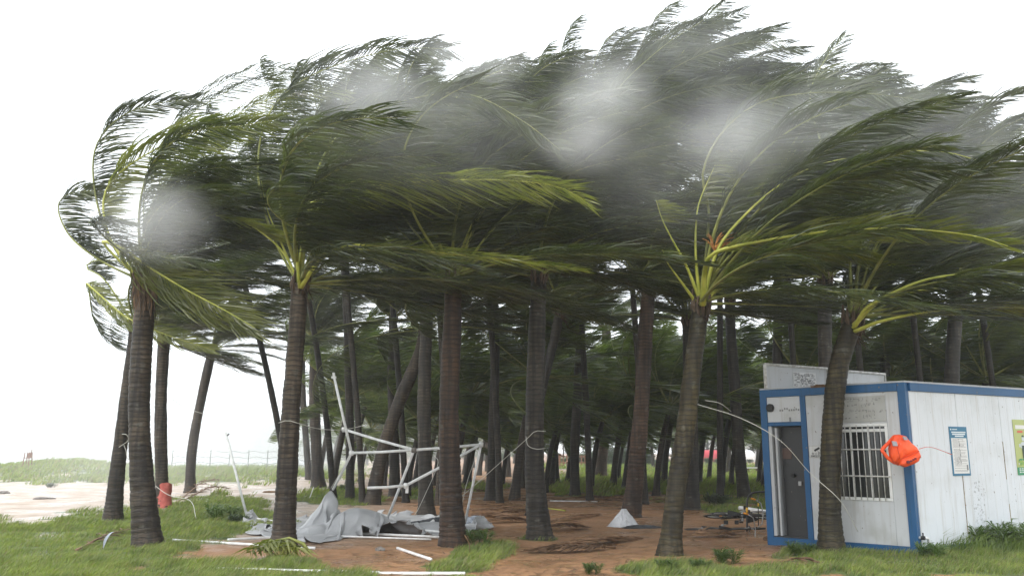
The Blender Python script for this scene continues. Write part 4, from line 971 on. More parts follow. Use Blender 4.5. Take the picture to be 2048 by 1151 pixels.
# posters on the side wall
def sideposter(name, lb, cat, pxs, pys, mt):
    x0, z1 = SP(pxs[0], pys[0]); x1, z0 = SP(pxs[1], pys[1])
    e = empty(name, (0, 0, 0), lb, cat); e.matrix_world = SMAT.copy()
    mb = MB(); mb.box(x0, x1, -.002, .004, z0, z1); mb.build('sheet', mt, e); return e, x0, x1, z0, z1
pe, x0, x1, z0, z1 = sideposter('notice_poster', 'tall narrow teal poster of printed rules on the white cabin side', 'poster', (1897, 1942), (852, 950), M['teal'])
w_, h_ = x1-x0, z1-z0
mb = MB(); mb.box(x0+w_*.07, x1-w_*.07, -.0045, -.0022, z0+h_*.045, z0+h_*.765); pp = mb.build('text_panel', M['paper'], pe)
mb = MB(); rng = random.Random(3)
for q in range(30):
    z = z0+h_*(.74 - q*.0225)
    if rng.random() < .12: continue
    x_ = x0+w_*(.12 + .05*rng.random()); xe = x_+w_*rng.choice((.72, .7, .6, .3, .68))
    while x_ < xe:
        L_ = rng.uniform(.02, .06); mb.box(x_, min(x_+L_, xe), -.0062, -.0047, z-.0028, z+.0028); x_ += L_+.007
mb.build('printed_lines', M['greyprint'], pp)
mb = MB()
for (f0, f1, fz) in ((.12, .88, .885), (.15, .88, .845), (.3, .75, .805)):
    x_ = x0+w_*f0
    while x_ < x0+w_*f1: mb.box(x_, x_+.026, -.0045, -.0022, z0+h_*fz-.011, z0+h_*fz+.011); x_ += .031
mb.box(x0+w_*.18, x0+w_*.45, -.0045, -.0022, z0+h_*.935, z0+h_*.95); mb.tube([(x0+w_*.10, -.004, z0+h_*.942), (x0+w_*.10, -.0022, z0+h_*.942)], .014, 14)
mb.build('heading', M['palewhite'], pe)
mb = MB(); mb.box(x0+w_*.80, x0+w_*.88, -.0062, -.0047, z0+h_*.11, z0+h_*.22)
rng = random.Random(6)
for q in range(26): 
    xx_ = x0+w_*(.50+rng.gauss(0, .012)); zz_ = z0+h_*rng.uniform(.1, .75); mb.box(xx_-.003, xx_+.003, -.0066, -.0048, zz_-.012, zz_+.012)
for q in range(30):
    t = rng.random(); xx_ = x0+w_*(.25+.45*t+rng.gauss(0, .04)); zz_ = z0+h_*(.22+.42*t+rng.gauss(0, .03)); mb.box(xx_-.004, xx_+.004, -.0066, -.0048, zz_-.005, zz_+.005)
mb.build('scuff_mark', M['greyprint'], pe)
gx, gx0, gx1, gz0, gz1 = sideposter('advert_poster', 'colourful green advertising poster with a man in an apron, at the right edge', 'poster', (2024, 2095), (838, 948), plain('poster_yellowgreen', (.42,.47,.17), .45))
w_, h_ = gx1-gx0, gz1-gz0
def pb(name, a, b, c, d, mt, dy=.0045, parent=gx): 
    mb = MB(); mb.box(gx0+w_*a, gx0+w_*b, -dy, -.0022 if dy < .005 else -.0047, gz0+h_*c, gz0+h_*d); return mb.build(name, mt, parent)
grn = plain('poster_green', (.02,.25,.11), .45); pb('green_band', 0, 1, 0, .14, grn); pb('blue_field', .40, 1, .72, 1, plain('poster_blue', (.03,.15,.42), .45)); pb('teal_field', .44, 1, .45, .718, plain('poster_aqua', (.05,.35,.38), .45))
pb('tag', .12, .30, .76, .80, plain('poster_red', (.6,.12,.06), .5), .0045); pb('cream_band', .07, .38, .83, .9, M['paper'])
mb = MB()
def disc(cx, cz, rx, rz, dy=.0065): 
    n_ = 14; i = len(mb.v); mb.v += [(gx0+w_*(cx+rx*math.cos(2*math.pi*k/n_)), -dy, gz0+h_*(cz+rz*math.sin(2*math.pi*k/n_))) for k in range(n_)]; mb.f.append(tuple(range(i, i+n_))[::-1]); mb.m.append(0)
disc(.28, .65, .045, .04); disc(.28, .53, .11, .07); mb.box(gx0+w_*.13, gx0+w_*.2, -.0065, -.005, gz0+h_*.5, gz0+h_*.56); man = mb.build('apron_man', plain('poster_skin', (.55,.6,.6), .5), gx)
mb = MB(); mb.box(gx0+w_*.22, gx0+w_*.38, -.0075, -.0067, gz0+h_*.30, gz0+h_*.53); disc(.28, .70, .04, .018, .0075); mb.build('apron', plain('poster_dark', (.03,.06,.04), .5), man)
mb = MB(); rng = random.Random(12)
for q in range(34): disc(rng.uniform(.08, .95), rng.uniform(.15, .29), rng.uniform(.03, .06), rng.uniform(.015, .03), .0066+.0002*q)
mb.m = [rng.randrange(3) for _ in mb.f]; mb.build('vegetables', [grn, M['paper'], plain('poster_lime', (.25,.4,.08), .5)], gx)
mb = MB()
for q in range(3):
    for r_ in range(9): mb.box(gx0+w_*(.06+.08*r_), gx0+w_*(.06+.08*r_+.055), -.0065, -.0047, gz0+h_*(.105-.032*q), gz0+h_*(.122-.032*q))
mb.build('printed_lines', M['paper'], gx)
# ghost marks low on the side wall
mb = MB(); rng = random.Random(14)
xa, za = SP(1962, 1040); 
for q in range(90):
    xx_ = xa + rng.gauss(0, .10); zz_ = rng.uniform(.45, 1.15); s_ = rng.uniform(.004, .02); mb.box(xx_-s_, xx_+s_*.5, .0045, .0068, zz_-.003, zz_+.003 if rng.random() < .6 else zz_+.03)
side(mb.build('scuff_mark', plain('scuff_grey', (.42,.43,.44), .7), cab))
# drain pipe
p0 = Vector((.03, -.02, .30)); mb = MB()
dx, dz = SP(1841, 1096); 
mb.tube([(.05, -.01, .30), (.05, -.07, .30), (.16, -.10, .29), (.20, -.10, .27), (.20, -.10, .02)], .022, 10); dp = mb.build('drain_pipe', M['frame_white'], cab, True)
mb = MB(); mb.tube([(.05, -.10, .30), (.05, -.045, .30)], .032, 10); mb.tube([(.05, -.075, .30), (.05, -.075, .38)], .012, 8); mb.build('tap', M['dark'], dp)
# boards standing on the roof along its left edge
BMAT = SMAT.copy(); BMAT.translation = Lc
def bx_(px): d = ray(px, 760); o = Vector((0,0,EYE)); p0 = Lc - as_*.14; t = (p0-o).dot(as_)/d.dot(as_); return (o+d*t-Lc).dot(bs)
def roofbd(x0, x1, h0, h1, name, lb, mt):
    e = empty(name, (0, 0, 0), lb, 'sign board'); e.matrix_world = BMAT.copy()
    y = -.14
    mb = MB(); mb.v = [(x0, y, H+.03), (x1, y, H+.03), (x1, y, H+h1), (x0, y, H+h0), (x0, y+.04, H+.03), (x1, y+.04, H+.03), (x1, y+.04, H+h1), (x0, y+.04, H+h0)]
    mb.f = [(0,1,2,3),(5,4,7,6),(0,4,5,1),(3,2,6,7),(0,3,7,4),(1,5,6,2)]; mb.m = [0]*6; mb.build('panel', mt, e)
    mb = MB(); mb.tube([(x0, y-.01, H+h0), (x1, y-.01, H+h1)], .028, 6); mb.tube([(x0, y-.01, H+.03), (x0, y-.01, H+h0)], .03, 6); mb.tube([(x1, y-.01, H+.03), (x1, y-.01, H+h1)], .02, 6); mb.build('frame', M['bar'], e); return e, y
xa = bx_(1655); xb = bx_(1770)
h0 = W(1530, 728, Lc.y-.1).z - H; h1 = h0*1.0
e1, yb_ = roofbd(.02, xa, h0, h1, 'sign_board', 'grey board with a pasted sheet of print standing on the cabin roof', M['greypanel'])
roofbd(xa+.03, xb, h1-.02, h1*.93, 'sign_board', 'whiter board on the cabin roof right of the palm trunk', M['white'])
xs0 = bx_(1586); xs1 = bx_(1632)
mb = MB(); mb.box(xs0, xs1, yb_-.006, yb_-.001, H+.05, H+h0*.78); ps = mb.build('pasted_sheet', dirty_white('sheet_grey', (.55,.55,.55), .7), e1)
mb = MB(); rng = random.Random(21)
for q in range(190):
    xx_ = rng.uniform(xs0+.02, xs1-.05); zz_ = H+.07+rng.randrange(9)*(h0*.72-.05)/9; mb.box(xx_, xx_+rng.uniform(.01, .04), yb_-.0085, yb_-.0062, zz_, zz_+rng.uniform(.006, .03))
mb.build('faded_lettering', M['greyprint'], ps)

# ------------------------------------------------------------------ orange life jacket bag blown against the corner
M['orange'] = noise_mix('orange_nylon', (.80,.075,.015), (.95,.12,.03), 3, .5, bump=.35, bscale=9)
M['orange_dark'] = plain('orange_strap', (.62,.06,.015), .6); M['reflect'] = plain('reflective_tape', (.33,.33,.36), .35)
Yb = Nc.y-.20
lj = empty('life_jacket', W(1805, 900, Yb), 'bright orange life jacket blown against the blue corner post of the cabin', 'life jacket')
o0 = lj.location.copy()
def puff(name, poly, Yf, thick, mt, parent=lj, inset=.16, dome=.05):
    """a stuffed pad with this outline (photo pixels) at depth Yf"""
    P = [W(a, b, Yf)-o0 for a, b in poly]; c = sum(P, Vector())/len(P); bm = bmesh.new(); n_ = len(P)
    def ring(k, dy): return [bm.verts.new(c + (q-c)*k + Vector((0, dy, 0))) for q in P]
    r1 = ring(1, 0); r2 = ring(1-inset, -thick*.8); r3 = ring(.45, -thick-dome*.5); r0 = ring(1-inset*.6, thick*.5)
    ct_ = bm.verts.new(c+Vector((0, -thick-dome, 0))); cb = bm.verts.new(c+Vector((0, thick*.6, 0)))
    for A, B in ((r0, r1), (r1, r2), (r2, r3)):
        for i in range(n_): j = (i+1) % n_; bm.faces.new((A[i], A[j], B[j], B[i]))
    for i in range(n_): j = (i+1) % n_; bm.faces.new((r3[i], r3[j], ct_)); bm.faces.new((r0[j], r0[i], cb))
    bmesh.ops.subdivide_edges(bm, edges=bm.edges[:], cuts=2, use_grid_fill=True, smooth=.35)
    for v in bm.verts: v.co += Vector((0, 1, 0))*(.018*noise.noise(v.co*16)) + Vector((noise.noise(v.co*11+Vector((5,0,0))), 0, noise.noise(v.co*11)))*.008
    bmesh.ops.recalc_face_normals(bm, faces=bm.faces[:]); me = bpy.data.meshes.new(name); bm.to_mesh(me); bm.free(); me.materials.append(mt)
    me.polygons.foreach_set('use_smooth', [True]*len(me.polygons)); return obj(name, me, parent)
bod = puff('body_pad', [(1788,869),(1800,868),(1812,872),(1822,884),(1834,894),(1839,902),(1826,912),(1806,918),(1797,930),(1786,926),(1778,912),(1776,896),(1780,880)], Yb-.04, .09, M['orange'])
puff('collar_pad', [(1797,929),(1800,917),(1815,912),(1838,900),(1841,910),(1838,921),(1824,929),(1808,934)], Yb-.09, .06, M['orange'], inset=.12, dome=.03)
puff('side_pad', [(1786,870),(1795,869),(1799,882),(1792,900),(1797,915),(1790,926),(1782,915),(1780,898),(1781,882)], Yb-.11, .05, M['orange'], inset=.12, dome=.03)
mb = MB(); mb.tube([q-o0 for q in spline([W(1789,872,Yb-.05), W(1776,886,Yb-.08), W(1764,899,Yb-.1), W(1768,905,Yb-.1), W(1777,916,Yb-.08), W(1790,925,Yb-.05)], 22)], .030, 8, flat=.6, ref=Vector((0,1,0))); mb.build('neck_loop', M['orange'], lj, True)
for (a, b, c_, d_) in ((1806,872,1813,879), (1784,881,1793,891)):
    P = [W(a, b, Yb-.20)-o0, W(c_, b+1, Yb-.20)-o0, W(c_+3, d_, Yb-.20)-o0, W(a+3, d_, Yb-.20)-o0]
    mb = MB(); off = Vector((0, .03, 0)); mb.quad(*P); mb.quad(P[0], P[3], P[3]+off, P[0]+off); mb.quad(P[1], P[0], P[0]+off, P[1]+off); mb.quad(P[2], P[1], P[1]+off, P[2]+off); mb.quad(P[3], P[2], P[2]+off, P[3]+off); mb.build('reflective_patch', M['reflect'], lj)
for (aa, bb, c_, d_) in ((1790,880,1800,917), (1800,917,1838,901)):
    mb = MB(); mb.tube([q-o0 for q in spline([W(aa, bb, Yb-.155), W((aa+c_)/2+1, (bb+d_)/2+1, Yb-.175), W(c_, d_, Yb-.15)], 9)], .006, 5); mb.build('seam', M['orange_dark'], lj)
mb = MB()
cq = W(1817, 923, Yb-.197)-o0
mb.tube([cq+Vector((0, -.004, 0)), cq+Vector((0, .02, 0))], .026, 14)
for q in range(3):
    c0 = W(1823+q*4.2, 921-q*2.3, Yb-.197)-o0; mb.box(c0.x-.013, c0.x+.012, c0.y-.003, c0.y+.02, c0.z-.012, c0.z+.014)
mb.build('printed_logo', plain('logo_black', (.12,.015,.03), .6), lj)
mb = MB(); mb.tube([q-o0 for q in spline([W(1838,897,Yb-.04), W(1854,893,Yb-.0), W(1868,895,Yb-.0), W(1888,902,Yb+.10), W(1903,908,Yb+.30)], 26)], [.012]*20+[.016]*6, 6, flat=.35); mb.build('tie_strap', M['orange_dark'], lj, True)
# ------------------------------------------------------------------ collapsed tent: frame, tarpaulin, loose pipes
M['pipe'] = noise_mix('white_pipe', (.62,.62,.60), (.80,.80,.79), 8, .35)
def D(px, py, Y): return W(px, py, Y)
fr = empty('collapsed_tent', (G(770,1050).x, G(770,1050).y, 0), 'bent white pipe frame of a collapsed tent standing over the tarpaulin', 'tent frame'); fo = fr.location.copy()
J1, J2, J3 = (703,905,19.0), (828,899,18.2), (962,888,18.9)
segs = [((668,752,19.2), J1), (J1, (666,978,19.6)), ((688,858,20.0), J2), (J1, J2), (J2, J3), (J2, (770,1048,19.3)), (J3, (930,1045,19.6)), (J3, (812,970,17.6)), ((812,970,17.6), (734,975,17.4))]
for a, b in segs:
    mb = MB(); pa, pb_ = D(*a)-fo, D(*b)-fo; mid = pa.lerp(pb_, .5)+Vector((0, 0, -.012)); mb.tube([pa, mid, pb_], .029, 10); mb.build('pipe', M['pipe'], fr, True)
for (q, mt) in ((J1,'pipe'), (J2,'dark'), (J3,'pipe'), ((812,970,17.6),'pipe'), ((688,858,20.0),'pipe')):
    c = D(*q)-fo; mb = MB(); mb.tube([c+Vector((-.05,0,0)), c+Vector((.05,0,.0))], .042, 10); mb.tube([c+Vector((0,0,-.06)), c+Vector((0,0,.05))], .042, 10); mb.build('joint', M[mt] if mt == 'pipe' else M['stone'], fr, True)
c = D(668,752,19.2)-fo; mb = MB(); mb.box(c.x-.055, c.x+.05, c.y-.03, c.y+.03, c.z-.05, c.z+.0); mb.tube([c, c+Vector((-.01,0,.08))], .03, 8); mb.build('end_fitting', M['pipe'], fr)
mb = MB(); c = D(812,973,17.6)-fo; mb.box(c.x-.01, c.x+.05, c.y-.02, c.y+.02, c.z-.12, c.z); mb.build('bracket', M['pipe'], fr)
# leaning pole at left
lp = empty('tent_pole', G(497,1045), 'leaning white tent pole with a hook at its top, left of the tarpaulin', 'tent pole'); o_ = lp.location.copy()
Yp = o_.y; mb = MB(); mb.tube([D(497,1044,Yp)-o_, D(474,955,Yp)-o_, D(451,863,Yp)-o_], .03, 10); mb.build('pipe', M['pipe'], lp, True)
mb = MB(); c = D(451,866,Yp)-o_; mb.tube([c+Vector((.0,0,0)), c+Vector((.06,0,-.05)), c+Vector((.09,0,.0))], .018, 6); mb.build('hook', M['dark'], lp, True)
def rod(a, b, label, name='white_pipe', cat='pipe', r=.026, za=.03, zb_=.03):
    A, B = G(*a), G(*b); A.z = gz_at(A.x, A.y)+za; B.z = gz_at(B.x, B.y)+zb_; 
    e = MB(); L = [A.lerp(B, k/8) for k in range(9)]; o = MB(); o.tube([q-A for q in L], r, 10); q = o.build(name, M['pipe'], None, True); q.location = A; tagp(q, label, cat); return q
rod((345,1084), (630,1098), 'long white pipe on the ground running in front of the tall brown palm')
rod((455,1087), (548,1078), 'white pipe slanting up to the tall palm foot, crossing the long one', za=.05)
rod((590,1066), (880,1078), 'white pipe along the front edge of the tarpaulin', za=.05, zb_=.04)
rod((800,1066), (878,1070), 'short white pipe poking from the tarpaulin towards the red-brown palm', za=.12, zb_=.08)
rod((640,1076), (862,1081), 'thin white pipe lying under the tarpaulin fold', r=.018)
rod((795,1097), (862,1120), 'short white pipe lying slanted on the orange earth in the foreground', za=.02)
rod((425,1140), (760,1144), 'white pipe half buried in grass along the bottom edge, left piece', za=.0, zb_=.01)
rod((752,1146), (930,1150), 'white pipe along the bottom edge, right piece', za=.01, zb_=.02)
rod((849,1062), (880,1046), 'flat white board end sticking out beside the red-brown palm', r=.04, za=.08, zb_=.2)
rod((618,1001), (626,1000), 'thin white stake standing behind the tall brown palm', r=.014, za=0, zb_=.42)
rod((880,1048), (885,1078), 'white bracket standing against the left side of the red-brown palm', r=.028, za=.1, zb_=.05)
rod((500,1046), (552,1052), 'short white pipe at the foot of the leaning pole', za=.10, zb_=.06)
rod((1195,1003), (1100,1003), 'pale stick lying far back across the earth', r=.02)
# tarpaulin: a heap of cloth with folds, a pulled-up peak
poly_f = [(497,1050),(545,1070),(600,1085),(640,1088),(700,1078),(780,1074),(850,1077),(905,1072),(965,1056)]
poly_b = [(497,1043),(560,1041),(600,1036),(650,1030),(710,1030),(790,1034),(850,1032),(910,1038),(965,1050)]
def interp(pl, px):
    for (a, b), (c, d) in zip(pl[:-1], pl[1:]):
        if a <= px <= c: return b+(d-b)*(px-a)/(c-a)
    return pl[0][1] if px < pl[0][0] else pl[-1][1]
NU, NV = 230, 120
def drape(P, rest, pin, floor, steps=90, iters=6, seed=1):
    """settle a sheet (NV,NU,3) with slack under gravity onto floor(x, y): plain position-based cloth"""
    Pn = P.copy(); V = np.zeros_like(P); rs_ = np.random.RandomState(seed); Pn[..., 2] += rs_.normal(0, .012, Pn.shape[:2])
    free = (~pin)[..., None].astype(float)
    lu = np.linalg.norm(P[:, 1:]-P[:, :-1], axis=2)*rest[:, :-1]; lv = np.linalg.norm(P[1:]-P[:-1], axis=2)*rest[:-1]
    ld = np.sqrt(lu[:-1]**2+lv[:, :-1]**2)
    def con(A, B, L, fa, fb, k=1.0):
        d = B-A; n_ = np.sqrt((d*d).sum(-1))+1e-9; c = (k*(n_-L)/n_/(fa+fb+1e-9)[..., 0])[..., None]*d
        A += c*fa; B -= c*fb
    for t in range(steps):
        prev = Pn.copy(); Pn = Pn + free*(V*.94 + np.array([0, 0, -.0016]))
        for it in range(iters):
            for o_ in (0, 1):
                A, B = Pn[:, o_:-1:2], Pn[:, o_+1::2]; con(A, B, lu[:, o_::2], free[:, o_:-1:2], free[:, o_+1::2])
                A, B = Pn[o_:-1:2], Pn[o_+1::2]; con(A, B, lv[o_::2], free[o_:-1:2], free[o_+1::2])
                A, B = Pn[:-1][o_::2][:, :-1], Pn[1:][o_::2][:, 1:]; con(A, B, ld[o_::2], free[:-1][o_::2][:, :-1], free[1:][o_::2][:, 1:], .35)
            for s_ in (3, 6):      # stiffness: keep points some way apart from folding flat
                for o_ in range(0, s_):
                    A, B = Pn[:, o_:-s_:2*s_], Pn[:, o_+s_::2*s_]; m_ = min(A.shape[1], B.shape[1]); A, B = A[:, :m_], B[:, :m_]
                    L = lu.mean()*s_; d = B-A; n_ = np.sqrt((d*d).sum(-1))+1e-9; k = np.where(n_ < L*.90, .25, 0)*(n_-L*.90)/n_*.5; A += k[..., None]*d*free[:, o_:-s_:2*s_][:, :m_]; B -= k[..., None]*d*free[:, o_+s_::2*s_][:, :m_]
                    A, B = Pn[o_:-s_:2*s_], Pn[o_+s_::2*s_]; m_ = min(len(A), len(B)); A, B = A[:m_], B[:m_]
                    L = lv.mean()*s_; d = B-A; n_ = np.sqrt((d*d).sum(-1))+1e-9; k = np.where(n_ < L*.90, .25, 0)*(n_-L*.90)/n_*.5; A += k[..., None]*d*free[o_:-s_:2*s_][:m_]; B -= k[..., None]*d*free[o_+s_::2*s_][:m_]
            fl = floor(Pn[..., 0], Pn[..., 1]); Pn[..., 2] = np.maximum(Pn[..., 2], fl)
        V = Pn-prev
        on = Pn[..., 2] < fl+.004; V[on] *= .25
    return Pn
P0 = np.zeros((NV, NU, 3)); fl_px = np.zeros((NV, NU))
for j in range(NV):
    v = j/(NV-1)
    for i in range(NU):
        u = i/(NU-1); px = 497+468*u; fl_px[j, i] = px
        A = G(px, interp(poly_f, px)+2.5*noise.noise(Vector((px*.05, 3, 0)))); B = G(px, interp(poly_b, px)); p = A.lerp(B, v)
        q_ = Vector((p.x*1.3, p.y*1.1, .3)); wv_ = noise.noise(q_)*.8; rg = 1-2.4*abs(noise.noise(Vector((p.x*1.6+wv_, p.y*1.2-p.x*.6+wv_, 1.1)))); rg2 = 1-2.4*abs(noise.noise(Vector((p.x*3.2+p.y*1.5+wv_, p.y*2.4-p.x*1.1, 5.1))))
        P0[j, i] = (p.x, p.y, .14+.10*rg+.06*rg2)
pk = D(664, 972, 19.6)
bumps = [(D(718,1052,18.1), .75, .6, .46), (D(640,1055,18.0), .35, .5, .22), (D(795,1060,17.6), .55, .4, .28), (D(560,1055,18.2), .4, .5, .16), (D(860,1050,18.6), .55, .5, .22), (D(905,1045,18.8), .3, .4, .20)]
gmean = gz_at(-2.5, 18)
G0 = np.array([[gz_at(P0[j, i, 0], P0[j, i, 1]) for i in range(NU)] for j in range(NV)]) + .03
def floor_(x, y):
    z = G0.copy(); d_ = np.sqrt(((x-pk.x)/np.where(x > pk.x, .44, .62))**2+((y-(pk.y-.25))/.65)**2); z = np.maximum(z, gmean+.88*np.maximum(0, 1-d_)**1.15)
    for c, rx, ry, h_ in bumps: z = np.maximum(z, gmean+1.25*h_*np.sqrt(np.maximum(0, 1-((x-c.x)/rx)**2-((y-c.y)/ry)**2)) - .03)
    return z
dpk = np.sqrt(((P0[..., 0]-pk.x)/1.0)**2+((P0[..., 1]-(pk.y-.35))/1.0)**2); jp, ip = np.unravel_index(dpk.argmin(), dpk.shape)
P0[..., 2] += 1.15*np.maximum(0, 1-dpk/.85)**1.2
pin = np.zeros((NV, NU), bool); pin[jp-1:jp+2, ip-1:ip+2] = True
P0[pin] = np.array([pk.x, pk.y-.1, pk.z])+ (P0[pin]-P0[pin].mean(0))*.4
pin[::9, 0] = True; pin[::9, -1] = True; pin[0, ::14] = True; pin[-1, ::14] = True
for arr in ((slice(None, None, 9), 0), (slice(None, None, 9), -1), (0, slice(None, None, 14)), (-1, slice(None, None, 14))): P0[arr[0], arr[1], 2] = gmean+.02
rest = np.zeros((NV, NU))
for j in range(NV):
    for i in range(NU): rest[j, i] = 1.035+.05*noise.noise(Vector((i*.03, j*.05, 4)))
PT = drape(P0, rest, pin, floor_)
for _ in range(5): PT[1:-1, 1:-1] = PT[1:-1, 1:-1]*.5 + (PT[:-2, 1:-1]+PT[2:, 1:-1]+PT[1:-1, :-2]+PT[1:-1, 2:])*.125
idx_ = np.arange(NU*NV).reshape(NV, NU)
tme = np_mesh('tarpaulin', PT.reshape(-1, 3), [np.stack([idx_[:-1,:-1].ravel(), idx_[:-1,1:].ravel(), idx_[1:,1:].ravel(), idx_[1:,:-1].ravel()], 1)], [], True)
def cloth_mat(name, c1, c2):
    m = noise_mix(name, c1, c2, 1.6, .42, detail=8, bump=.25, bscale=30, spec=.45); return m
M['tarp'] = cloth_mat('tarpaulin_grey', (.27,.275,.28), (.42,.425,.43))
tme.materials.append(M['tarp']); o = obj('tarpaulin', tme); tagp(o, 'crumpled wet grey tarpaulin on the ground under the bent pipes, one peak pulled up', 'tarpaulin')
so = o.modifiers.new('cloth_thickness', 'SOLIDIFY'); so.thickness = .006
# dark underside roll at right
def crumple(px, py, sx, sy, sz, name, cat, label, mt, seed, amp=.4):
    bm = bmesh.new(); bmesh.ops.create_icosphere(bm, subdivisions=5, radius=1)
    for v in bm.verts:
        c = v.co.copy(); k = 1 + amp*noise.noise(c*1.4+Vector((seed, 0, 0))) + amp*.6*(1-2.5*abs(noise.noise(c*2.7+Vector((0, seed, 0))))) + .10*(1-2*abs(noise.noise(c*6+Vector((0, 0, seed)))))
        v.co = Vector((c.x*sx*k, c.y*sy*k, max(-.04, c.z*sz*k)))
    me = bpy.data.meshes.new(name); bm.to_mesh(me); bm.free(); me.materials.append(mt); me.polygons.foreach_set('use_smooth', [True]*len(me.polygons))
    g = G(px, py); o = obj(name, me); o.location = (g.x, g.y, gz_at(g.x, g.y)); tagp(o, label, cat); return o
M['tarp_blue'] = cloth_mat('plastic_bluegrey', (.16,.18,.21), (.42,.46,.52)); M['tarp_dark'] = cloth_mat('tarpaulin_lining', (.02,.022,.025), (.05,.055,.06))
crumple(865,1052,.42,.25,.16,'tarpaulin_fold','tarpaulin','black lining of the tarpaulin turned up left of the red-brown palm',M['tarp_dark'],3)
crumple(940,1048,.30,.20,.17,'plastic_sheet','plastic sheet','blue-grey plastic crumpled at the right foot of the tent frame',M['tarp_blue'],5)
# white sacking at the foot of the palm
g0 = G(1250, 1052); NU, NV = 60, 36; mb = MB()
for j in range(NV):
    v = j/(NV-1)
    for i in range(NU):
        u = i/(NU-1); xl = 1212+ (1243-1212)*v; xr = 1283-(1283-1252)*v; px = xl+(xr-xl)*u; py = 1055-38*v
        p = W(px, py, g0.y + .28*v - .22*math.sin(math.pi*u)*(1-v*.4)); p.z += 0
        f_ = .035*(1-2.4*abs(noise.noise(Vector((u*5+v*2, v*3-u*2, 1))))) + .015*noise.noise(Vector((u*14, v*9, 3)))
        mb.v.append((p.x, p.y-f_, max(p.z+.3*f_, gz_at(p.x, p.y)+.01)))
for j in range(NV-1):
    for i in range(NU-1): a = j*NU+i; mb.f.append((a, a+1, a+1+NU, a+NU)); mb.m.append(0)
M['sack'] = cloth_mat('sacking_white', (.42,.42,.43), (.66,.66,.67))
o = mb.build('sacking', M['sack'], None, True); tagp(o, 'white sacking draped at the foot of the dark brown palm', 'sack'); o.modifiers.new('t', 'SOLIDIFY').thickness = .006
crumple(1285,1054,.42,.16,.06,'dark_cloth','cloth','flat dark cloth on the earth right of the white sacking',M['tarp_dark'],8,.2)
# red cloth round the third palm
gB = G(326, 1015); pts = []
mb = MB(); n_ = 26; zr = [.02, .18, .32, .47]; 
for jz in range(13):
    z = .02+.72*jz/12; 
    for a in range(28):
        an = 2*math.pi*a/28; r = .178*(1+.36*math.exp(-z/.26)) + .010 + .03*noise.noise(Vector((math.cos(an)*3, math.sin(an)*3, z*9))) + .012
        c = W(326, 1015, gB.y); mb.v.append((c.x+math.cos(an)*r, c.y+math.sin(an)*r, z+.03*math.sin(an*2+z*5)+.05*noise.noise(Vector((math.cos(an)*2, math.sin(an)*2, 5)))*(jz > 9)))
for jz in range(12):
    for a in range(28): b_ = (a+1) % 28; mb.f.append((jz*28+a, jz*28+b_, (jz+1)*28+b_, (jz+1)*28+a)); mb.m.append(0)
o = mb.build('cloth_wrap', noise_mix('red_cloth', (.36,.07,.06), (.52,.14,.11), 7, .7, bump=.4), None, True); tagp(o, 'faded red cloth wrapped round the foot of the straight grey palm', 'cloth')

# ------------------------------------------------------------------ ropes and cords
M['rope'] = plain('rope_pale', (.55,.54,.48), .7)
def rope(pts, r, label, name='rope', n=40):
    P = spline([W(*q) for q in pts], n); o_ = P[0].copy(); mb = MB(); mb.tube([q-o_ for q in P], r, 6); o = mb.build(name, M['rope'], None, True); o.location = o_; tagp(o, label, 'rope'); return o
Y5 = G(566,1095).y; YL = G(1338,1110).y; YI = G(1080,1077).y; YB = G(225,1045).y
rope([(557,845,Y5-.22),(575,840,Y5-.30),(598,846,Y5-.2),(640,857,Y5+2),(690,858,19.9),(735,848,20.5)], .006, 'thin pale rope tied round the tall brown palm and running to the tent frame')
rope([(1395,808,YL-.1),(1480,835,YL-.3),(1560,880,YL-.6),(1620,945,Nc.y+.0),(1680,1000,Nc.y-.1),(1716,1062,Nc.y+.35)], .0055, 'long thin white cord from the mossy leaning palm across the cabin front', n=60)
rope([(1092,862,YI-.2),(1070,862,YI-.22),(1050,880,YI-.1),(960,960,YI+1),(890,1020,YI+1.6)], .006, 'pale guy rope from the roped palm down to the tent frame foot')
rope([(1052,872,YI-.1),(1056,890,YI-.22),(1072,897,YI-.24),(1090,896,YI-.18)], .0055, 'loop of pale rope hanging round the roped palm')
rope([(234,868,YB-.1),(252,868,YB-.16),(256,880,YB-.1),(240,892,YB-.15),(222,905,YB-.1)], .007, 'pale cord tied round the slim leaning palm at left')
rope([(244,880,YB-.1),(252,900,YB-.1),(262,925,YB-.2),(330,985,YB-.6),(380,1000,YB-.8),(392,1035,YB-1)], .007, 'thin cord blowing from the slim left palm towards the grass')
rope([(340,795,22),(372,815,22),(417,830,22)], .007, 'short thread blowing between the red-wrapped and the curved palm')
rope([(868,910,18.6),(875,930,18.6),(840,1010,19.5),(828,1030,19.6)], .006, 'thin guy line below the middle joint of the tent frame')
rope([(960,892,18.9),(935,960,19.3),(922,1020,19.6)], .006, 'thin guy line below the right joint of the tent frame')
rope([(700,908,19.0),(680,945,19.3),(662,975,19.6)], .006, 'thin guy line beside the peak of the tarpaulin')
rope([(1410,800,YL),(1440,806,YL+.2),(1462,822,YL+1)], .006, 'stub of cord blowing right of the mossy leaning palm')

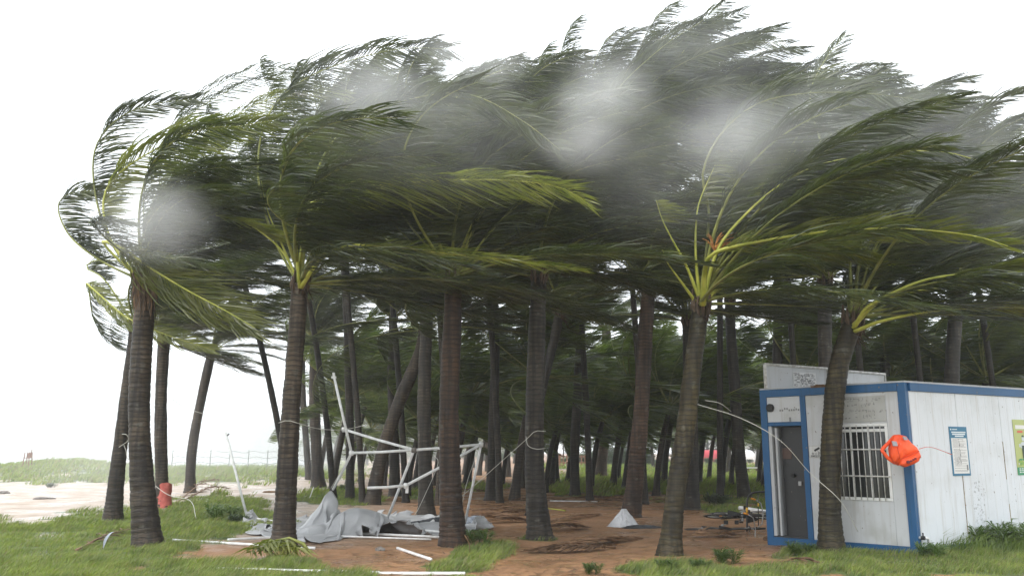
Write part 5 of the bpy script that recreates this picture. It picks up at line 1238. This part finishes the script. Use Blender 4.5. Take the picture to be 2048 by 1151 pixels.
# ------------------------------------------------------------------ bicycles and the steel hoop beside the cabin
M['bike_black'] = plain('bike_black', (.025,.025,.025), .35); M['tyre'] = plain('tyre', (.02,.02,.02), .8); M['steel'] = plain('steel', (.35,.35,.35), .35, metal=.9)
M['amber'] = plain('amber_reflector', (.85,.33,.02), .35)
def ring(mb, c, r, rt, n=28, m=0, ax='y'):
    P = [Vector((c[0]+r*math.cos(2*math.pi*k/n), c[1], c[2]+r*math.sin(2*math.pi*k/n))) for k in range(n+1)]
    mb.tube(P, rt, 6, m, cap=False)
def bicycle(loc, rx, rz, label):
    e = empty('bicycle', loc, label, 'bicycle', 'bicycles lying beside the cabin'); e.rotation_euler = (rx, 0, rz)
    for wx in (-.52, .52):
        mb = MB(); ring(mb, (wx, 0, .33), .32, .019); w = mb.build('wheel', M['tyre'], e, True)
        mb = MB(); ring(mb, (wx, 0, .33), .298, .009); mb.tube([(wx, -.05, .33), (wx, .05, .33)], .018, 8); mb.build('rim', M['steel'], w, True)
        mb = MB()
        for k in range(14): an = 2*math.pi*k/14; mb.tube([(wx, .02*(-1)**k, .33), (wx+.295*math.cos(an), 0, .33+.295*math.sin(an))], .0022, 3)
        mb.build('spokes', M['steel'], w)
        mb = MB(); mb.box(wx-.03, wx+.03, -.012, .012, .46, .49); mb.build('reflector', M['amber'], w)
    mb = MB(); bb = (-.05, 0, .28); st_ = (-.2, 0, .78); hd_ = (.36, 0, .82); hl = (.39, 0, .70)
    for a, b in ((bb, st_), (bb, hl), (st_, hd_), (bb, (-.52, .05, .33)), (bb, (-.52, -.05, .33)), ((-.18, 0, .72), (-.52, .05, .33)), ((-.18, 0, .72), (-.52, -.05, .33)), (hd_, hl)): mb.tube([a, b], .018 if a is bb or a is st_ else .012, 8)
    mb.build('frame', M['bike_black'], e, True)
    mb = MB(); mb.tube([(.36,0,.80),(.40,.06,.62),(.52,.055,.33)], .013, 8); mb.tube([(.40,-.06,.62),(.52,-.055,.33)], .013, 8); mb.build('fork', M['bike_black'], e, True)
    mb = MB(); mb.tube([(.36,0,.80),(.34,0,.96)], .014, 8); mb.tube([(.22,.30,1.0),(.34,.22,1.0),(.38,0,.97),(.34,-.22,1.0),(.22,-.30,1.0)], .012, 8); h = mb.build('handlebar', M['steel'], e, True)
    for s in (-1, 1): mb = MB(); mb.tube([(.24,.29*s,1.0),(.14,.32*s,1.0)], .018, 8); mb.build('grip', M['amber'] if s > 0 else M['tyre'], h, True)
    mb = MB(); mb.v = [(-.36,-.08,.88),(-.36,.08,.88),(-.22,.05,.90),(-.08,.015,.90),(-.08,-.015,.90),(-.22,-.05,.90),(-.34,-.05,.83),(-.34,.05,.83),(-.1,0,.86)]
    mb.f = [(0,5,4,3,2,1),(0,1,7,6),(1,2,7),(2,3,8,7),(3,4,8),(4,5,6,8),(5,0,6),(6,7,8)]; mb.m = [0]*8; mb.build('saddle', M['tyre'], e)
    mb = MB(); mb.tube([(-.2,0,.78),(-.22,0,.86)], .013, 8); mb.build('seat_post', M['steel'], e)
    mb = MB(); mb.tube([(-.05,-.09,.28),(-.05,.09,.28)], .03, 10); mb.tube([(-.05,.09,.28),(.08,.09,.17)], .009, 6); mb.tube([(-.05,-.09,.28),(-.18,-.09,.39)], .009, 6); mb.tube([(-.05,.06,.28),(-.05,.065,.28)], .09, 20); mb.build('crank', M['steel'], e)
    for (x_, y_, z_) in ((.08,.13,.17), (-.18,-.13,.39)): mb = MB(); mb.box(x_-.045, x_+.045, y_-.04, y_+.04, z_-.012, z_+.012); mb.build('pedal', M['tyre'], e)
    mb = MB(); ring(mb, (-.52, 0, .33), .36, .012, n=28); mb.build('mudguard', M['bike_black'], e)
    return e
gb = G(1440, 1062); bicycle((gb.x, gb.y, .06), R(86), R(8), 'black bicycle lying flat on the mud with amber reflectors, nearest the palm')
gb = G(1490, 1054); bicycle((gb.x, gb.y, .20), R(80), R(-14), 'second fallen black bicycle, piled on the first against the cabin corner')
gb = G(1460, 1050); bicycle((gb.x+.2, gb.y, .30), R(96), R(20), 'third fallen bicycle on top of the pile, handlebar pointing up')
g = G(1495, 1062); Yh = g.y
e = empty('steel_hoop', g, 'black steel hoop barrier with yellow bands left of the cabin door', 'barrier'); eo = e.location.copy()
mb = MB(); mb.tube([q-eo for q in spline([W(1494,1062,Yh), W(1494,1025,Yh), W(1495,998,Yh), W(1503,986,Yh), W(1520,983,Yh), W(1560,983,Yh+.1)], 24)], .022, 8); mb.tube([W(1516,985,Yh)-eo, W(1517,1050,Yh)-eo], .010, 8); mb.build('hoop', M['bike_black'], e, True)
yel = plain('yellow_band', (.75,.42,.03), .5)
for (px, a, b) in ((1494,1014,1024), (1516.5,1005,1012)): mb = MB(); mb.tube([W(px,a,Yh)-eo, W(px,b,Yh)-eo], .026 if px < 1500 else .013, 8); mb.build('yellow_band', yel, e, True)
rod((1480,1040), (1560,1046), 'fat white plastic pipe lying behind the bicycles', r=.05, za=.30, zb_=.22)
g = G(1505, 945); e = empty('bench', g, 'small pale bench slab behind the cabin corner', 'bench')
mb = MB(); mb.box(-.5,.5,-.2,.2,.38,.48); mb.build('seat', M['paper'], e)
for s in (-1, 1): mb = MB(); mb.box(.35*s-.05,.35*s+.05,-.15,.15,0,.379); mb.build('leg', M['husk'], e)

# ------------------------------------------------------------------ far things
M['wood'] = noise_mix('wood_brown', (.17,.075,.045), (.30,.15,.09), 10, .8)
g = G(1148, 933); e = empty('wooden_fence', g, 'low brown wooden fence with a gate on the edge of the lawn', 'fence'); k_ = g.y/F
for i, px in enumerate((1120,1127,1134,1141,1149,1156,1163,1170,1178)):
    x_ = (px-1148)*k_; w_ = .26 if px in (1120,1149,1178) else .14; mb = MB(); mb.box(x_-w_/2, x_+w_/2, -.03, .03, -.05, 1.6 if w_ > .2 else 1.4); mb.build('post' if w_ > .2 else 'picket', M['wood'], e)
for z in (.45, 1.15): mb = MB(); mb.box(-28*k_, 31*k_, -.07, -.032, z, z+.14); mb.build('rail', M['wood'], e)
mb = MB(); mb.tube([(-26*k_, -.09, .1), (0, -.09, 1.2)], .06, 4); mb.build('brace', M['wood'], e)
# red and white rounded shelter
g = G(1450, 923); k_ = g.y/F; e = empty('shelter', (g.x, g.y, 0), 'long rounded inflatable shelter, red on its left half and white on its right', 'shelter')
def dome(x0, x1, name, mt, capR=False, capL=False):
    mb = MB(); r = 1.25; n_ = 14; xs_ = [x0+(x1-x0)*i/14 for i in range(15)]; zc = 1.0
    for x_ in xs_:
        rr = r
        if capR and x1-x_ < r: rr = r*math.sqrt(max(.02, 1-((r-(x1-x_))/r)**2))
        if capL and x_-x0 < r*.5: rr = r*math.sqrt(max(.1, 1-((r*.5-(x_-x0))/(r*.5))**2*.6))
        for a in range(n_+1): an = math.pi*a/n_; mb.v.append((x_, -rr*math.cos(an), zc+rr*math.sin(an)*.95))
        mb.v[-1] = mb.v[-1]
    for i in range(14):
        for a in range(n_): q = i*(n_+1)+a; mb.f.append((q, q+1, q+n_+2, q+n_+1)); mb.m.append(0)
    for i in range(14):
        q0 = i*(n_+1); q1 = (i+1)*(n_+1)
        for s in (0, n_):
            a_, b_ = mb.v[q0+s], mb.v[q1+s]; mb.quad(a_, b_, (b_[0], b_[1], 0), (a_[0], a_[1], 0))
    return mb.build(name, mt, e, True)
dome(-57*k_, -12*k_, 'red_half', plain('shelter_red', (.55,.03,.05), .4), capL=True); dome(-12*k_+.002, 60*k_, 'white_half', plain('shelter_white', (.8,.8,.8), .4), capR=True)
# pale building glimpsed behind
g = G(1470, 918.5); k_ = g.y/F; e = empty('pale_building', (g.x, g.y, 0), 'pale low building glimpsed between trunks behind the shelter', 'building')
mb = MB(); mb.box(-70*k_, 70*k_, 0, 8, 0, 7.2); mb.build('wall', plain('building_wall', (.55,.57,.58), .8), e)
mb = MB(); mb.box(-74*k_, 74*k_, -.4, 8.4, 7.2, 7.6); mb.build('roof', M['paper'], e)
for i in range(7):
    for z in (1.2, 4.6): x_ = (-58+18*i)*k_; mb = MB(); mb.box(x_-.8, x_+.8, -.06, -.01, z, z+1.5); mb.build('window', plain('far_window', (.12,.14,.16), .3) if (i, z) == (0, 1.2) else bpy.data.materials['far_window'], e)
# wire fence toward the beach
e = empty('wire_fence', (G(450, 920).x, 60, 0), 'thin wire fence on grey posts across the misty beach edge', 'fence'); eo = e.location.copy()
M['post_grey'] = plain('post_grey', (.2,.2,.19), .8)
for px in range(345, 640, 38):
    p = W(px, 905, 60); z = gz_at(p.x, p.y); mb = MB(); mb.tube([(p.x-eo.x, 0, z-.2), (p.x-eo.x+.03, 0, z+1.35)], .03, 6); mb.build('post', M['post_grey'], e)
for k in range(3):
    P = []
    for px in range(345, 640, 6): p = W(px, 905, 60); z = gz_at(p.x, p.y); P.append(Vector((p.x-eo.x, -.05, z+.45+.38*k+.05*math.sin(px*.16+k))))
    mb = MB(); mb.tube(P, .014, 4); mb.build('wire', M['post_grey'], e)
# wooden stand on the dune
p = W(55, 925, 58); z = gz_at(p.x, p.y); e = empty('lookout_stand', (p.x, p.y, z), 'small dark wooden stand on legs on the dune at far left', 'stand')
for s in (-1, 1):
    for d_ in (-.2, .2): mb = MB(); mb.tube([(.20*s, d_, -.1), (.15*s, d_*.8, .95)], .035, 5); mb.build('leg', M['wood'], e)
mb = MB(); mb.box(-.2,.2,-.2,.2,.55,.60); mb.box(-.19,.17,.15,.19,.6,.9); mb.build('seat', M['wood'], e); mb = MB(); mb.tube([(.15,0,.6),(.2,0,1.15),(.3,0,1.1)], .03, 5); mb.build('pole', M['wood'], e)
# torn strip of plastic in the grass at left and curled bark
g = G(205, 1102); mb = MB(); P = spline([Vector((0,0,0)), Vector((.03,0,.16)), Vector((.10,0,.27)), Vector((.16,.02,.30))], 10)
for i in range(9):
    w0 = .035*math.sin(math.pi*(i+.3)/10); w1 = .035*math.sin(math.pi*(i+1.3)/10); a, b = P[i], P[i+1]; mb.quad(a+Vector((-w0,.02,0)), a+Vector((w0,-.02,0)), b+Vector((w1,-.02,0)), b+Vector((-w1,.02,0)))
o = mb.build('plastic_strip', M['tarp_blue']); o.location = (g.x, g.y, gz_at(g.x, g.y)); tagp(o, 'curled grey plastic strip sticking out of the foreground grass at left', 'strip'); o.modifiers.new('t', 'SOLIDIFY').thickness = .003
g = G(935, 1118); mb = MB(); mb.tube(spline([Vector((-.05,0,.35)), Vector((.02,0,.22)), Vector((.03,0,.08)), Vector((-.04,0,.01))], 12), [.03,.04,.035,.03,.025,.02,.018,.016,.014,.012,.01,.008], 6, flat=.3); o = mb.build('bark_strip', M['husk']); o.location = (g.x, g.y, gz_at(g.x, g.y)); tagp(o, 'curled bark strip hanging at the right foot of the red-brown palm', 'bark')

# dead leaf rags at the head of the nearest left palm
rp = [o for o in C.objects if o.name == 'palm_tree'][0]; Yr = rp.location.y; mb = MB(); rng = random.Random(44)
for k in range(150):
    a = W(rng.uniform(268, 306), rng.uniform(528, 575), Yr-.15+rng.uniform(-.25, .15)) - rp.location; L = rng.uniform(.2, .75)
    q = a + Vector((rng.uniform(-.05, .15), rng.uniform(-.1, .1), -L)); s = Vector((rng.uniform(.5, 1), rng.uniform(-.5, .5), 0))*rng.uniform(.006, .022); m_ = a.lerp(q, .5)+Vector((rng.uniform(-.04, .06), 0, 0))
    mb.quad(a-s, a+s, m_+s, m_-s, rng.randrange(2)); mb.quad(m_-s, m_+s, q+s*.3, q-s*.3, rng.randrange(2))
mb.build('dead_rags', [M['dead'], M['fibre']], rp)
# flower stalk of the mossy leaning palm
rl = [o for o in C.objects if o.get('label', '').startswith('mossy brown palm')][0]; mb = MB()
for k in range(26):
    a = W(1428, 500, YL-.5) - rl.location; b = W(1405+rng.uniform(0, 80), 462+rng.uniform(0, 40), YL-.6) - rl.location; mb.tube([a, a.lerp(b, .5)+Vector((0, 0, .06)), b], [.012, .009, .006], 4)
mb.build('flower_stalk', M['spathe'], rl)
# volumes standing in for lens water-drop blurs and a grey veil over the crowns
def soft_volume_mat(name, dens, nscale=1.4):
    sm = bpy.data.materials.new(name); sm.use_nodes = True; n = sm.node_tree.nodes; l = sm.node_tree.links; n.clear()
    tc = n.new('ShaderNodeTexCoord'); ln = n.new('ShaderNodeVectorMath'); ln.operation = 'LENGTH'; l.new(tc.outputs['Object'], ln.inputs[0])
    fo_ = n.new('ShaderNodeMapRange'); fo_.interpolation_type = 'SMOOTHERSTEP'; fo_.inputs[1].default_value = 1.0; fo_.inputs[2].default_value = .0; fo_.inputs[3].default_value = 0; fo_.inputs[4].default_value = 1; l.new(ln.outputs['Value'], fo_.inputs[0])
    nz = n.new('ShaderNodeTexNoise'); nz.inputs['Scale'].default_value = nscale; nz.inputs['Detail'].default_value = 3; l.new(tc.outputs['Object'], nz.inputs['Vector'])
    nr = n.new('ShaderNodeMapRange'); nr.inputs[1].default_value = .32; nr.inputs[2].default_value = .68; nr.inputs[3].default_value = .15; l.new(nz.outputs[0], nr.inputs[0])
    mu = n.new('ShaderNodeMath'); mu.operation = 'MULTIPLY'; l.new(fo_.outputs[0], mu.inputs[0]); l.new(nr.outputs[0], mu.inputs[1])
    m2 = n.new('ShaderNodeMath'); m2.operation = 'MULTIPLY'; l.new(mu.outputs[0], m2.inputs[0]); m2.inputs[1].default_value = dens
    pv = n.new('ShaderNodeVolumePrincipled'); pv.inputs['Color'].default_value = (.985,.99,.995,1); l.new(m2.outputs[0], pv.inputs['Density'])
    ho = n.new('ShaderNodeOutputMaterial'); l.new(pv.outputs[0], ho.inputs['Volume']); return sm
bm = bmesh.new(); bmesh.ops.create_icosphere(bm, subdivisions=3, radius=1); sme = bpy.data.meshes.new('drop_blur_cloud'); bm.to_mesh(sme); bm.free(); sme.materials.append(soft_volume_mat('spray', .75, 1.3))
fme = sme.copy(); fme.materials.clear(); fme.materials.append(soft_volume_mat('sea_fog', .028, 1.2))
thin = sme.copy(); thin.materials.clear(); thin.materials.append(soft_volume_mat('thin_veil', .20, 2.6))
for (px, py, rx, ry, Y_, ty, me_) in ((955,100,150,70,12.5,1.2,sme), (1205,190,125,100,12.3,1.1,sme), (1165,285,110,70,12.2,.8,sme), (745,185,150,90,12.2,.8,sme), (310,440,135,105,12.2,.9,sme), (1470,270,140,120,12.6,.8,sme), (1640,250,130,100,12.9,.6,sme),
     (1780,230,380,190,12.6,1.2,thin), (860,240,380,190,11.9,1.2,thin), (1350,300,330,220,12.4,1.1,thin), (1950,350,260,190,12.6,1.1,thin), (1400,90,260,110,13.5,1.2,thin)):
    o = obj('drop_blur_cloud', me_); c = W(px, py, Y_); k = Y_/F; o.location = c; o.scale = (rx*k*1.25, ty, ry*k*1.25); o.rotation_euler = (0, .12, 0); o['kind'] = 'stuff'; o['label'] = 'white volume standing in for water-drop blurs and grey veil over the palm crowns'
for (x_, y_, z_, a_, b_, c_) in ((-52, 110, 6, 55, 55, 20), (-120, 250, 10, 90, 90, 30), (-18, 70, 1, 22, 30, 6), (-17, 42, 1.5, 12, 16, 5)):
    o = obj('fog_bank', fme); o.location = (x_, y_, z_); o.scale = (a_, b_, c_); o['kind'] = 'stuff'; o['label'] = 'white sea fog blowing over the beach at left'
